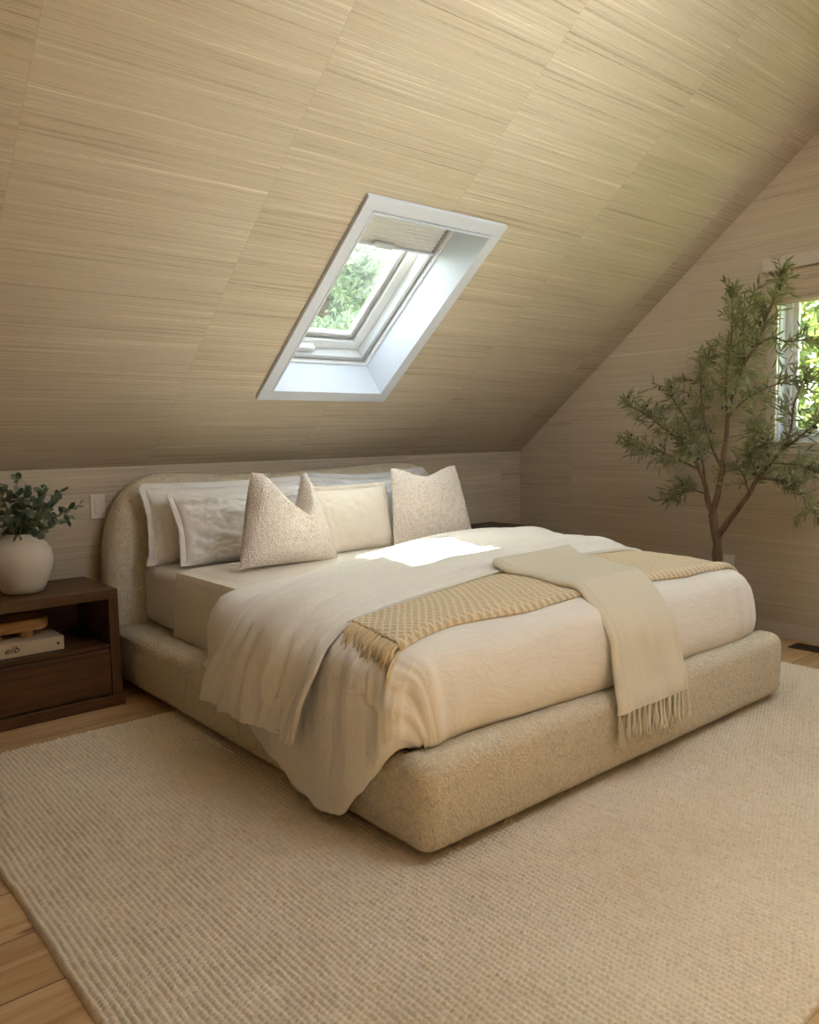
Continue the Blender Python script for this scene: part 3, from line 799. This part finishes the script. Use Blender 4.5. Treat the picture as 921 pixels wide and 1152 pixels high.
# ------------------------------------------------------------------ pillows
def pillow(name, w, h, t, mat, loc, tilt, yaw, roll=0, n=64, pinch=.06, corner=0.5, wr=.006, wscale=5, seed=1, chop=None, flange=0, sag=0.0, converge=0.0, label=None, cat='pillow', group=None):
    """stands on its lower edge at loc, leaning back by tilt (local: x width, z up, y depth)"""
    uu = np.linspace(-1,1,n); Ug, Vg = np.meshgrid(uu, uu)
    # denser towards the edges
    Ug = np.sin(Ug*PI/2)*.6 + Ug*.4; Vg = np.sin(Vg*PI/2)*.6 + Vg*.4
    X = Ug*(1 - pinch*(1-Vg**2)*np.abs(Ug)**2); Z = Vg*(1 - pinch*(1-Ug**2)*np.abs(Vg)**2)
    prof = np.clip((1-np.abs(Ug)**2.6)*(1-np.abs(Vg)**2.6), 0, 1)**corner
    r1 = fbm2(n, n, wscale, wscale, seed, 4, .55); r2 = fbm2(n, n, wscale, wscale, seed+50, 4, .55)
    cr1 = (np.abs(fbm2(n, n, wscale*.8, wscale*1.6, seed+7, 4, .6)))
    ed = np.clip(np.minimum(1-np.abs(Ug), 1-np.abs(Vg))/.2, 0, 1)
    yf = -(t/2)*prof + (r1*wr - cr1*wr*.9)*ed; yb = (t/2)*prof + r2*wr*ed
    X = X*w/2; Z = Z*h/2
    if converge: X = X*(1 - converge*np.clip((Vg+1)/2, 0, 1)**1.3)
    if sag: Z = Z - sag*h*np.exp(-((Ug)/.55)**2)*np.clip((Vg+1)/2,0,1)**2
    if chop:
        u0, wl, wr_, dep = chop
        k = np.clip(1-np.where(Ug < u0, (u0-Ug)/wl, (Ug-u0)/wr_), 0, 1); k = k*k*(3-2*k)*.6 + k*.4
        top = np.clip((Vg+.55)/1.55, 0, 1)**1.6
        Z = Z - dep*h*k*top
        yf = yf - .25*t*k*top*(1-np.abs(Vg)**4); yb = yb + .1*t*k*top*(1-np.abs(Vg)**4)
    def mk(Y): return np.stack([X, Y, Z], -1)
    Fv, Bv = mk(yf), mk(yb)
    V = [tuple(p) for p in Fv.reshape(-1,3)]; idx = np.arange(n*n).reshape(n, n); F = []
    bidx = -np.ones((n, n), int)
    for i in range(n):
        for j in range(n):
            if i in (0, n-1) or j in (0, n-1): bidx[i,j] = idx[i,j]
            else: bidx[i,j] = len(V); V.append(tuple(Bv[i,j]))
    for i in range(n-1):
        for j in range(n-1):
            F.append((idx[i,j], idx[i,j+1], idx[i+1,j+1], idx[i+1,j]))
            F.append((bidx[i,j], bidx[i+1,j], bidx[i+1,j+1], bidx[i,j+1]))
    V = np.array(V); zmin = V[:,2].min(); V[:,2] -= zmin
    o = new_mesh(name, V, F, mat, None, True)
    R = Matrix.Rotation(yaw, 4, 'Z') @ Matrix.Rotation(-tilt, 4, 'X') @ Matrix.Rotation(roll, 4, 'Y')
    # matrix goes on the object so that the thing keeps an upright local frame
    o.matrix_world = Matrix.Translation(loc) @ R
    if flange:
        # thin border sewn round the seam, softly waved
        edge = [(idx[0,j]) for j in range(n)] + [idx[i,n-1] for i in range(1,n)] + [idx[n-1,j] for j in range(n-2,-1,-1)] + [idx[i,0] for i in range(n-2,0,-1)]
        E = V[edge]; m = len(E); c = np.array([0,0,h/2])
        T = np.roll(E,-1,0)-np.roll(E,1,0); T /= np.maximum(np.linalg.norm(T,axis=1,keepdims=True),1e-6)
        Nn = np.cross(T, np.array([0,1,0])); s = np.sign(np.sum(Nn*(E-c),1)); Nn *= s[:,None]
        for _ in range(3): Nn = (Nn+np.roll(Nn,1,0)+np.roll(Nn,-1,0))/3
        Nn /= np.linalg.norm(Nn,axis=1,keepdims=True)
        r = np.random.default_rng(seed+3); wv = cr(np.concatenate([q:=r.standard_normal((40,)), q[:1]]), np.linspace(0,1,m))
        rows_ = []
        for k in range(4):
            a = k/3; P = E + Nn*(flange*(a-.12)) ; P[:,1] += wv*flange*.22*a
            P[:,2] = np.where(P[:,2] < 0.002, .002+0*P[:,2], P[:,2]); rows_.append(P)
        Vf = np.concatenate(rows_); Ff = []
        for k in range(3):
            for i in range(m):
                j = (i+1) % m; Ff.append((k*m+i, k*m+j, (k+1)*m+j, (k+1)*m+i))
        solid(new_mesh('flange', Vf, Ff, mat, o, True), .004, 0)
    return tag(o, label, cat, group)
T = math.radians
ZT = .603
pillow('bed_pillow', .90, .385, .17, M['sham'], (1.385,-.345,ZT-.003), T(9), T(0), n=72, wr=.005, wscale=4, seed=11, flange=.035, label='plain cream pillow with a wide border standing against the left end of the headboard')
pillow('bed_pillow', .86, .355, .17, M['sham'], (1.43,-.59,ZT+.014), T(22), T(-2), n=84, wr=.012, wscale=7, seed=12, flange=.03, label='crinkled cream linen pillow with ruffled edge leaning in front at the left')
pillow('bed_pillow', .88, .40, .16, M['shamw'], (2.325,-.345,ZT-.003), T(9), T(0), n=72, wr=.006, wscale=4, seed=13, sag=.03, flange=.03, label='white pillow standing against the right end of the headboard')
pillow('bed_pillow', .76, .37, .16, M['shamw'], (2.29,-.575,ZT+.014), T(20), T(2), n=72, wr=.008, wscale=5, seed=14, sag=.04, flange=.03, label='white pillow leaning behind the square linen cushion and right textured cushion')
pillow('throw_cushion', .57, .455, .20, M['cush'], (1.375,-.93,ZT+.014), T(14), T(4), roll=T(3), n=80, pinch=.05, wr=.003, seed=15, chop=(.40,1.1,.52,.50), converge=.45, corner=.55, label='nubby textured cushion with a deep pinched notch, left of the three cushions', cat='cushion')
pillow('throw_cushion', .53, .345, .15, M['cushflat'], (1.87,-.775,ZT+.012), T(16), T(0), n=72, pinch=.03, wr=.003, seed=16, flange=.026, label='small cream linen cushion with wavy border in the middle of the cushions', cat='cushion')
pillow('throw_cushion', .54, .445, .19, M['cush'], (2.345,-.88,ZT+.012), T(14), T(-8), n=80, pinch=.05, wr=.003, seed=17, chop=(-.05,.85,.85,.11), converge=.2, corner=.55, label='nubby textured cushion standing upright, right of the three cushions', cat='cushion')

# ------------------------------------------------------------------ nightstands
def nightstand(loc, w, dep, h, m, mz, label):
    t = empty('nightstand', loc, label, 'nightstand', 'nightstands beside the bed'); k = .045
    box('top', (0, 0, h-k), (w, dep, h), m, t, .003)
    box('side_panel', (0, 0, .05), (k, dep, h-k), mz, t, .002); box('side_panel', (w-k, 0, .05), (w, dep, h-k), mz, t, .002)
    box('back_panel', (k, dep-.02, .05), (w-k, dep-.005, h-k), m, t)
    box('plinth', (-.008, -.012, 0), (w+.008, dep, .052), m, t, .003)
    box('shelf', (k, .012, .272), (w-k, dep-.02, .290), m, t)
    box('drawer', (k+.005, .001, .057), (w-k-.005, .36, .268), m, t, .002)
    return t
nightstand((-.02,-.52,0), .71, .46, .546, M['walnut'], M['walnutz'], 'brown walnut nightstand with open shelf and drawer, left of the bed')
nightstand((3.06,-.50,0), .60, .45, .575, M['darkwood'], M['darkwood'], 'dark wooden nightstand mostly hidden behind the right side of the bed')

# ------------------------------------------------------------------ vase with eucalyptus
vz = .546
vp = [(.072,0),(.085,.004),(.10,.03),(.119,.08),(.131,.125),(.134,.155),(.128,.19),(.110,.222),(.085,.243),(.066,.252),(.060,.258),(.058,.266),(.052,.268),(.048,.262),(.050,.245),(.09,.2),(.10,.15),(.08,.03),(.0,.02)]
VL = Vector((.345,-.29,vz))
vase = tag(lathe('vase', [(r, z) for r, z in vp[:-1]] + [(.001,.02)], M['stone']), 'round pale stoneware vase standing on the left nightstand', 'vase'); vase.location = VL
eu = empty('eucalyptus_bouquet', VL + Vector((0,0,.25)), 'dark green eucalyptus branches arranged in the pale vase', 'foliage')
def disc_leaf(V, F, p, d, size, r, asp=.85):
    d = d.normalized(); side = d.cross(Vector((r.uniform(-1,1), r.uniform(-1,1), r.uniform(-1,1)))).normalized(); up = side.cross(d)
    b = len(V); m = 9
    V.append(p + d*size*.5 + up*size*.06)
    for k in range(m):
        a = 2*PI*k/m; V.append(p + d*size*.5*(1-math.cos(a)) + side*size*.5*asp*math.sin(a))
    for k in range(m): F.append((b, b+1+k, b+1+(k+1) % m))
r = random.Random(3)
targets = [(.27,.0,.13),(.19,.0,.20),(.12,-.06,.22),(.05,.04,.24),(-.01,-.05,.27),(-.07,.05,.24),(-.12,-.04,.20),(-.18,.05,.16),(.16,-.12,.08),(.03,-.16,.12),(-.1,-.14,.1),(.20,.10,.14),(.08,.12,.18),(.24,.05,.10),(.10,-.12,.14),(.17,-.07,.17),(-.05,.0,.22),(.02,.08,.20),(.14,.08,.21),(.13,.02,.12),(.0,-.1,.18),(.06,-.05,.16),(.22,-.03,.07)]
for tx, ty, tz in targets:
    end = Vector((tx, ty, tz)); st = Vector((r.uniform(-.03,.03), r.uniform(-.03,.03), -.14)); c = Vector((tx*.25, ty*.25, tz*.55))
    pts = [st*(1-t)**2 + c*2*t*(1-t) + end*t*t for t in [i/12 for i in range(13)]]
    V, F = tube_geo(pts, [.0028-.0016*i/12 for i in range(13)], 5)
    stm = new_mesh('stem', V, F, M['bark'], eu, True)
    V, F = [], []
    for i in range(5, 13):
        for s in (0, 1):
            p = pts[i].lerp(pts[i-1], .5*s)
            d = Vector((r.uniform(-1,1), r.uniform(-1,1), r.uniform(-.5,1)))
            disc_leaf(V, F, p, d, r.uniform(.032,.052)*(1.05-.25*(i/12)), r)
    new_mesh('leaves', V, F, M['euca'], stm, False)

# ------------------------------------------------------------------ book and footed tray on the nightstand shelf
bk = empty('hardcover_book', (.20,-.30,.2905), 'thick pale hardcover book lying flat in the nightstand shelf', 'book')
box('cover', (-.17,-.15,0), (.262,.13,.062), M['page'], bk, .003)
box('page_block', (-.165,-.143,.005), (.2635,.1315,.057), M['stone'], bk)
cv = bpy.data.curves.new('t', 'FONT'); cv.body = 'eilb'; cv.size = .042; cv.shear = .3; cv.extrude = .0004; cv.align_x = 'CENTER'
to = bpy.data.objects.new('t', cv); COL.objects.link(to); dg = bpy.context.evaluated_depsgraph_get()
me = bpy.data.meshes.new_from_object(to.evaluated_get(dg)); bpy.data.objects.remove(to)
me.materials.clear(); me.materials.append(M['ink'])
lt = bpy.data.objects.new('spine_lettering', me); COL.objects.link(lt); lt.parent = bk
lt.location = (.042, -.1512, .020); lt.rotation_euler = (PI/2, 0, 0); lt['label'] = 'dark handwritten style letters on the spine'
V, F = tube_geo([(.236,-.1512,.031),(.236,-.1500,.031)], .006, 12)
new_mesh('spine_emblem', V, F, M['ink'], bk)
tr = empty('footed_tray', (.215,-.31,.3525), 'small pale wooden tray on round feet, on top of the book', 'tray')
def rprism_tray():
    a = rrect(-.21, .21, -.085, .085, (.05,)*4, 8)
    P = np.array(a); V, F = [], []; n = len(P)
    rings = [(.82,.028),(.95,.034),(1.0,.05),(1.0,.082),(.955,.083),(.94,.07),(.90,.052),(.80,.046)]
    for s, z in rings:
        for q in P: V.append((q[0]*(1-(1-s)*.35) , q[1]*s, z))
    for k in range(len(rings)-1):
        for i in range(n):
            j = (i+1) % n; F.append((k*n+i, k*n+j, (k+1)*n+j, (k+1)*n+i))
    F.append(tuple(range(n))[::-1]); F.append(tuple((len(rings)-1)*n+i for i in range(n)))
    return new_mesh('bowl', V, F, M['traywood'], tr, True)
rprism_tray()
for x in (-.12, -.02, .115):
    for y in (-.045, .045):
        if x == -.12 or True:
            lathe('foot', [(.030,0),(.032,.004),(.027,.03),(.030,.036)], M['traywood'], tr, 20, (x, y, 0))

# ------------------------------------------------------------------ olive tree
OX, OY = 3.66, -1.80
pot = lathe('planter_pot', [(.12,0),(.135,.006),(.165,.12),(.185,.26),(.192,.345),(.190,.355),(.178,.355),(.172,.33),(.17,.30)], M['black'], None, 40)
pot.location = (OX, OY, 0); tag(pot, 'dark round planter pot on the floor behind the bed', 'planter')
lathe('soil', [(.171,.28),(.171,.315),(.10,.325),(.02,.33)], M['soil'], pot, 32)
tree = empty('olive_tree', (OX, OY, .32), 'slender potted olive tree with grey green leaves by the right window', 'plant')
OB = {
    'trunk': [(3.66, -1.838, 0.427), (3.66, -1.836, 0.52), (3.66, -1.84, 0.592), (3.66, -1.817, 0.673), (3.66, -1.804, 0.744)],
    'central': [(3.66, -1.804, 0.744), (3.65, -1.84, 0.864), (3.64, -1.87, 1.002), (3.62, -1.894, 1.142), (3.62, -1.911, 1.29), (3.62, -1.945, 1.435), (3.63, -1.992, 1.568), (3.64, -2.05, 1.677), (3.64, -2.105, 1.812), (3.64, -2.149, 1.936), (3.64, -2.184, 2.053)],
    'left': [(3.66, -1.804, 0.744), (3.63, -1.787, 0.837), (3.6, -1.791, 0.911), (3.56, -1.774, 1.003), (3.52, -1.735, 1.105), (3.48, -1.674, 1.186), (3.46, -1.583, 1.259), (3.45, -1.471, 1.334), (3.45, -1.349, 1.385)],
    'right': [(3.66, -1.84, 0.608), (3.63, -1.913, 0.703), (3.6, -1.989, 0.79), (3.58, -2.059, 0.873), (3.56, -2.116, 0.962), (3.54, -2.191, 1.05), (3.52, -2.281, 1.129), (3.5, -2.369, 1.188), (3.48, -2.458, 1.257), (3.48, -2.515, 1.307)],
    'l2': [(3.6, -1.791, 0.911), (3.66, -1.738, 1.04), (3.7, -1.668, 1.168), (3.74, -1.573, 1.3), (3.78, -1.47, 1.411), (3.8, -1.401, 1.501)],
    'l3': [(3.56, -1.774, 1.003), (3.5, -1.692, 1.055), (3.46, -1.585, 1.106), (3.44, -1.468, 1.137), (3.43, -1.371, 1.154)],
    'l4': [(3.63, -1.786, 0.858), (3.58, -1.731, 0.879), (3.55, -1.665, 0.863), (3.53, -1.58, 0.824)],
    'l5': [(3.64, -1.87, 1.002), (3.7, -1.769, 1.141), (3.74, -1.699, 1.296), (3.76, -1.663, 1.454), (3.78, -1.66, 1.568), (3.78, -1.693, 1.659)],
    'c2': [(3.62, -1.911, 1.29), (3.56, -1.925, 1.435), (3.52, -1.954, 1.566), (3.5, -1.982, 1.69), (3.5, -1.989, 1.852), (3.5, -1.996, 1.981)],
    'c3': [(3.63, -1.992, 1.568), (3.7, -1.948, 1.705), (3.72, -1.945, 1.838), (3.74, -1.968, 1.947)],
    'c4': [(3.62, -1.911, 1.29), (3.55, -2.028, 1.372), (3.5, -2.149, 1.422), (3.46, -2.26, 1.451), (3.45, -2.362, 1.475)],
    'c5': [(3.64, -2.05, 1.677), (3.6, -2.155, 1.702), (3.55, -2.258, 1.67), (3.52, -2.36, 1.666), (3.5, -2.455, 1.63)],
    'r2': [(3.56, -2.116, 0.962), (3.5, -2.24, 0.96), (3.46, -2.341, 0.942), (3.44, -2.408, 0.888), (3.43, -2.436, 0.814)],
    'r3': [(3.54, -2.191, 1.05), (3.5, -2.179, 1.144), (3.48, -2.169, 1.191), (3.47, -2.144, 1.237)],
    'r4': [(3.52, -2.281, 1.129), (3.55, -2.292, 1.234), (3.58, -2.289, 1.348), (3.6, -2.31, 1.438), (3.6, -2.36, 1.524)],
    'r5': [(3.58, -2.059, 0.873), (3.64, -2.006, 0.946), (3.68, -1.954, 1.002), (3.7, -1.911, 1.04)],
    'r6': [(3.56, -2.116, 0.962), (3.5, -2.114, 1.05), (3.46, -2.114, 1.108)],
    'r7': [(3.54, -2.191, 1.05), (3.6, -2.252, 1.039), (3.62, -2.326, 1.03), (3.62, -2.393, 1.004)],
}

def smooth_path(P, n): return [Vector(p) for p in cr(np.array(P), np.linspace(0,1,n))]
r = random.Random(11)
V, F = [], []; TW = []
RAD = {'trunk':(.030,.024), 'central':(.019,.003), 'left':(.017,.002), 'right':(.018,.003), 'l2':(.009,.002), 'l3':(.008,.002), 'l4':(.006,.002), 'l5':(.009,.002), 'c2':(.008,.002), 'c3':(.007,.002), 'c4':(.006,.002), 'c5':(.006,.002), 'r2':(.008,.002), 'r3':(.006,.002), 'r4':(.008,.002), 'r5':(.006,.002), 'r6':(.006,.002), 'r7':(.006,.002)}
for k, P in OB.items():
    if k == 'trunk': P = [(OX, OY-.03, .30)] + P
    n = 6*len(P); pts = smooth_path(P, n); a, b = RAD[k]
    if k in ('trunk', 'central', 'left', 'right'):
        pts = [p + Vector((0, noise.noise(p*9)*.008, noise.noise(p*9+Vector((5,5,5)))*.004)) for p in pts]
    rad = [a + (b-a)*(i/(n-1)) for i in range(n)]
    if k == 'trunk': rad = [q*(1+.05*math.sin(i*.6)+.14*noise.noise(Vector((i*.7,0,0)))) for i, q in enumerate(rad)]
    tube_geo(pts, rad, 10 if a > .01 else 6, V, F)
    if k != 'trunk': TW.append((k, pts, rad))
twigs = []
for k, pts, rad in TW:
    n = len(pts); st = {'central': .42, 'left': .40, 'right': .40}.get(k, .18)
    cnt = {'central': 56, 'left': 40, 'right': 26, 'c2': 30, 'l2': 28, 'l5': 30, 'l3': 24, 'c3': 22, 'r2': 20}.get(k, 16)
    for q in range(cnt):
        t = st + (1-st)*((q + r.random())/cnt); i = min(n-2, int(t*(n-1)))
        p = pts[i].copy(); d = (pts[i+1]-pts[i]).normalized()
        a = Vector((r.uniform(-.8,.8), r.uniform(-1,1), r.uniform(-.7,1))).normalized()
        dr = (d*.75 + a*.85 + Vector((0,0,.12))).normalized(); L = r.uniform(.06,.15)*(1.15-.35*t)
        tp = [p]
        for s in range(5): 
            dr = (dr + Vector((r.uniform(-.15,.15), r.uniform(-.15,.15), r.uniform(-.2,.12)))).normalized(); tp.append(tp[-1] + dr*L/5)
        twigs.append(tp)
    twigs.append(pts[-10:])
for tp in twigs:
    for p in tp: p.x = min(p.x, XR-.05)
    tube_geo(tp, [.0022-.0012*i/(len(tp)-1) for i in range(len(tp))], 4, V, F)
loc = tree.location
new_mesh('trunk', [v-loc for v in V], F, M['bark'], tree, True)
V, F = [], []; OL = []
def long_leaf(p, d, L, wd, r):
    d = d.normalized(); s = d.cross(Vector((r.uniform(-1,1), r.uniform(-1,1), r.uniform(-.3,1)))).normalized(); u = s.cross(d).normalized()
    b = len(V); dr = r.uniform(-.12,.25)
    for t, w_ in ((0,.06),(.25,.75),(.5,1),(.78,.66),(1,.04)):
        c = p + d*L*t - u*L*dr*t*t
        for e in (-1, 0, 1): V.append(c + s*wd*.5*w_*e + u*wd*.16*w_*abs(e))
    for i in range(4):
        for j in range(2): F.append((b+i*3+j, b+i*3+j+1, b+(i+1)*3+j+1, b+(i+1)*3+j))
for tp in twigs:
    n = len(tp); L = sum((tp[i+1]-tp[i]).length for i in range(n-1)); cnt = max(6, int(L/.012))
    for q in range(cnt):
        t = (q+.5)/cnt*(n-1); i = min(n-2, int(t)); p = tp[i].lerp(tp[i+1], t-i); d = (tp[i+1]-tp[i]).normalized()
        a = d.cross(Vector((r.uniform(-1,1), r.uniform(-1,1), r.uniform(-1,1)))).normalized()
        dd = d*r.uniform(.4,1) + a*.9 + Vector((0,0,.05))
        ln = r.uniform(.04,.078); e = p + dd.normalized()*ln
        if e.x > XR-.02: dd.x = -abs(dd.x)
        long_leaf(p, dd, ln, r.uniform(.009,.014), r)
    if r.random() < .24: OL.append(tp[r.randrange(1, n)] + Vector((r.uniform(-.01,.01), r.uniform(-.01,.01), -.014)))
new_mesh('foliage', [v-loc for v in V], F, M['leaf'], tree, False)
oliv = NT('olive_fruit').fin(lin((44,34,34)), .35, None, .5)
first = None
for p in OL[:60]:
    if first is None:
        first = lathe('olive', [(.001,-.009),(.004,-.0075),(.0064,-.003),(.0066,.002),(.0045,.007),(.001,.009)], oliv, tree, 10); o = first
    else: o = first.copy(); COL.objects.link(o); o.parent = tree
    o.location = p - loc; o.rotation_euler = (r.uniform(-.4,.4), r.uniform(-.4,.4), 0)

# ------------------------------------------------------------------ garden outside
def garden_tree(loc, h, cr_, n, mat, label, seed, low=.0, leaf=.14):
    r = random.Random(seed)
    t = empty('garden_tree', loc, label, 'tree', 'trees in the garden')
    V, F = tube_geo([(0,0,-3.2),(.05,0,h*.3),(0,.1,h*.6),(.05,.05,h*.9)], [.22,.18,.12,.04], 10); 
    new_mesh('trunk', V, F, M['bark'], t, True)
    V, F = [], []
    cl = [(Vector((r.gauss(0,.5)*cr_, r.gauss(0,.5)*cr_, low + (h-low)*r.random())), r.uniform(.3,.6)*cr_*.5) for _ in range(60)]
    for q in range(n):
        c, rr = cl[r.randrange(60)]
        v = Vector((r.gauss(0,1), r.gauss(0,1), r.gauss(0,1))).normalized()*rr*(.5+.5*r.random()); p = c+v
        d = Vector((r.gauss(0,1), r.gauss(0,1), r.gauss(-.4,1))).normalized(); s = d.cross(Vector((r.gauss(0,1), r.gauss(0,1), r.gauss(0,1)))).normalized()
        L = leaf*r.uniform(.6,1.3); b = len(V)
        V += [p, p+d*L*.5+s*L*.24, p+d*L, p+d*L*.5-s*L*.24]; F.append((b,b+1,b+2,b+3))
    new_mesh('foliage', V, F, mat, t, False); return t
garden_tree((9.2,-1.2,-.2), 5.0, 2.4, 24000, M['tree'], 'bright yellow green leafy tree seen through the right-hand window', 1, -1.5)
garden_tree((13.5,4.5,-.2), 6.0, 2.8, 20000, M['tree'], 'leafy green tree farther back behind the right-hand window', 2, -1.5)
garden_tree((13.0,-8.0,-.2), 5.5, 2.8, 16000, M['tree'], 'leafy green tree beyond the right-hand window frame', 3, -1.5)
garden_tree((7.5,7.6,0), 6.0, 2.3, 70000, M['treepale'], 'pale green tree crown seen up through the skylight glass', 4, 1.2, .12)
garden_tree((11.8,14.0,0), 8.5, 3.6, 50000, M['treepale'], 'pale green tree farther off through the skylight glass', 5, 1.0, .18)
garden_tree((2.2,3.1,0), 6.7, 1.7, 22000, M['treepale'], 'tall pale green tree added out of view to block part of the skylight sun', 6, 3.3, .2)  # unseen crown, added and shaped to trim the sun patch on the bed
gr = quad('ground', [(-30,-30,-3.2),(40,-30,-3.2),(40,40,-3.2),(-30,40,-3.2)], mat_plain('lawn', (120,130,70), .9, .1, .5, 3))
gr['kind'] = 'structure'

# ------------------------------------------------------------------ light
w = bpy.data.worlds.new('World'); SC.world = w; w.use_nodes = True
nt = w.node_tree; bg = nt.nodes['Background']
sky = nt.nodes.new('ShaderNodeTexSky'); sky.sky_type = 'NISHITA'; sky.sun_disc = False
sky.sun_elevation = math.radians(56); sky.sun_rotation = 0; sky.air_density = 1.0; sky.dust_density = 3.0; sky.ozone_density = 1.0
tint = nt.nodes.new('ShaderNodeMix'); tint.data_type = 'RGBA'; tint.blend_type = 'MULTIPLY'; tint.inputs[0].default_value = 1; tint.inputs[7].default_value = (1.0, .965, .905, 1)
hs = nt.nodes.new('ShaderNodeHueSaturation'); hs.inputs['Saturation'].default_value = .5; nt.links.new(sky.outputs[0], hs.inputs['Color'])
nt.links.new(hs.outputs[0], tint.inputs[6]); nt.links.new(tint.outputs[2], bg.inputs[0]); bg.inputs[1].default_value = 1.0
sun = bpy.data.lights.new('sun', 'SUN'); sun.energy = 52; sun.angle = math.radians(1.0); sun.color = (1, .98, .95)
so = bpy.data.objects.new('sun', sun); COL.objects.link(so); so.location = (2, 6, 9)
so.rotation_euler = Vector((.20, .69, 1.30)).to_track_quat('Z', 'Y').to_euler()
def portal(name, loc, nrm, sx, sy, xdir):
    l = bpy.data.lights.new(name, 'AREA'); l.shape = 'RECTANGLE'; l.size = sx; l.size_y = sy; l.cycles.is_portal = True
    o = bpy.data.objects.new(name, l); COL.objects.link(o)
    z = -Vector(nrm).normalized(); x = Vector(xdir).normalized(); y = z.cross(x)
    o.matrix_world = Matrix.Translation(loc) @ Matrix((x, y, z)).transposed().to_4x4()
portal('window_portal', (XR+.14, (WY0+WY1)/2, (WZ0+WZ1)/2), (-1,0,0), WY0-WY1, WZ1-WZ0, (0,1,0))
portal('skylight_portal', cp((SX0+SX1)/2, (SS0+SS1)/2, .42), (0,-SA,-CA), SX1-SX0, SS1-SS0, (1,0,0))
for h in BH:
    portal('skylight_portal', cp((h[0]+h[1])/2, (h[2]+h[3])/2, .42), (0,-SA,-CA), h[1]-h[0], h[3]-h[2], (1,0,0))  # portal of the added skylight by the ridge
for h in FH:
    p = cp((h[0]+h[1])/2, (h[2]+h[3])/2, .22); p.y = 2*YR-p.y
    portal('added_window_portal', p, (0,SA,-CA), h[1]-h[0], h[3]-h[2], (1,0,0))  # portal of the added front roof window

# ------------------------------------------------------------------ camera
cam = bpy.data.cameras.new('camera'); co = bpy.data.objects.new('camera', cam); COL.objects.link(co); SC.camera = co
cam.sensor_fit = 'HORIZONTAL'; cam.sensor_width = 36; cam.lens = 899.18/921*36; cam.clip_start = .02; cam.clip_end = 200
fwd = Vector((.64246033,.76043785,-.09475762)); rt = Vector((.76262806,-.6465807,-.01821664)); upv = rt.cross(fwd)
co.matrix_world = Matrix.Translation((-.627,-4.1777,1.2221)) @ Matrix((rt, upv, -fwd)).transposed().to_4x4()

vs = SC.view_settings; vs.view_transform = 'Standard'; vs.look = 'None'; vs.gamma = 1; vs.use_curve_mapping = False; vs.exposure = 1.87
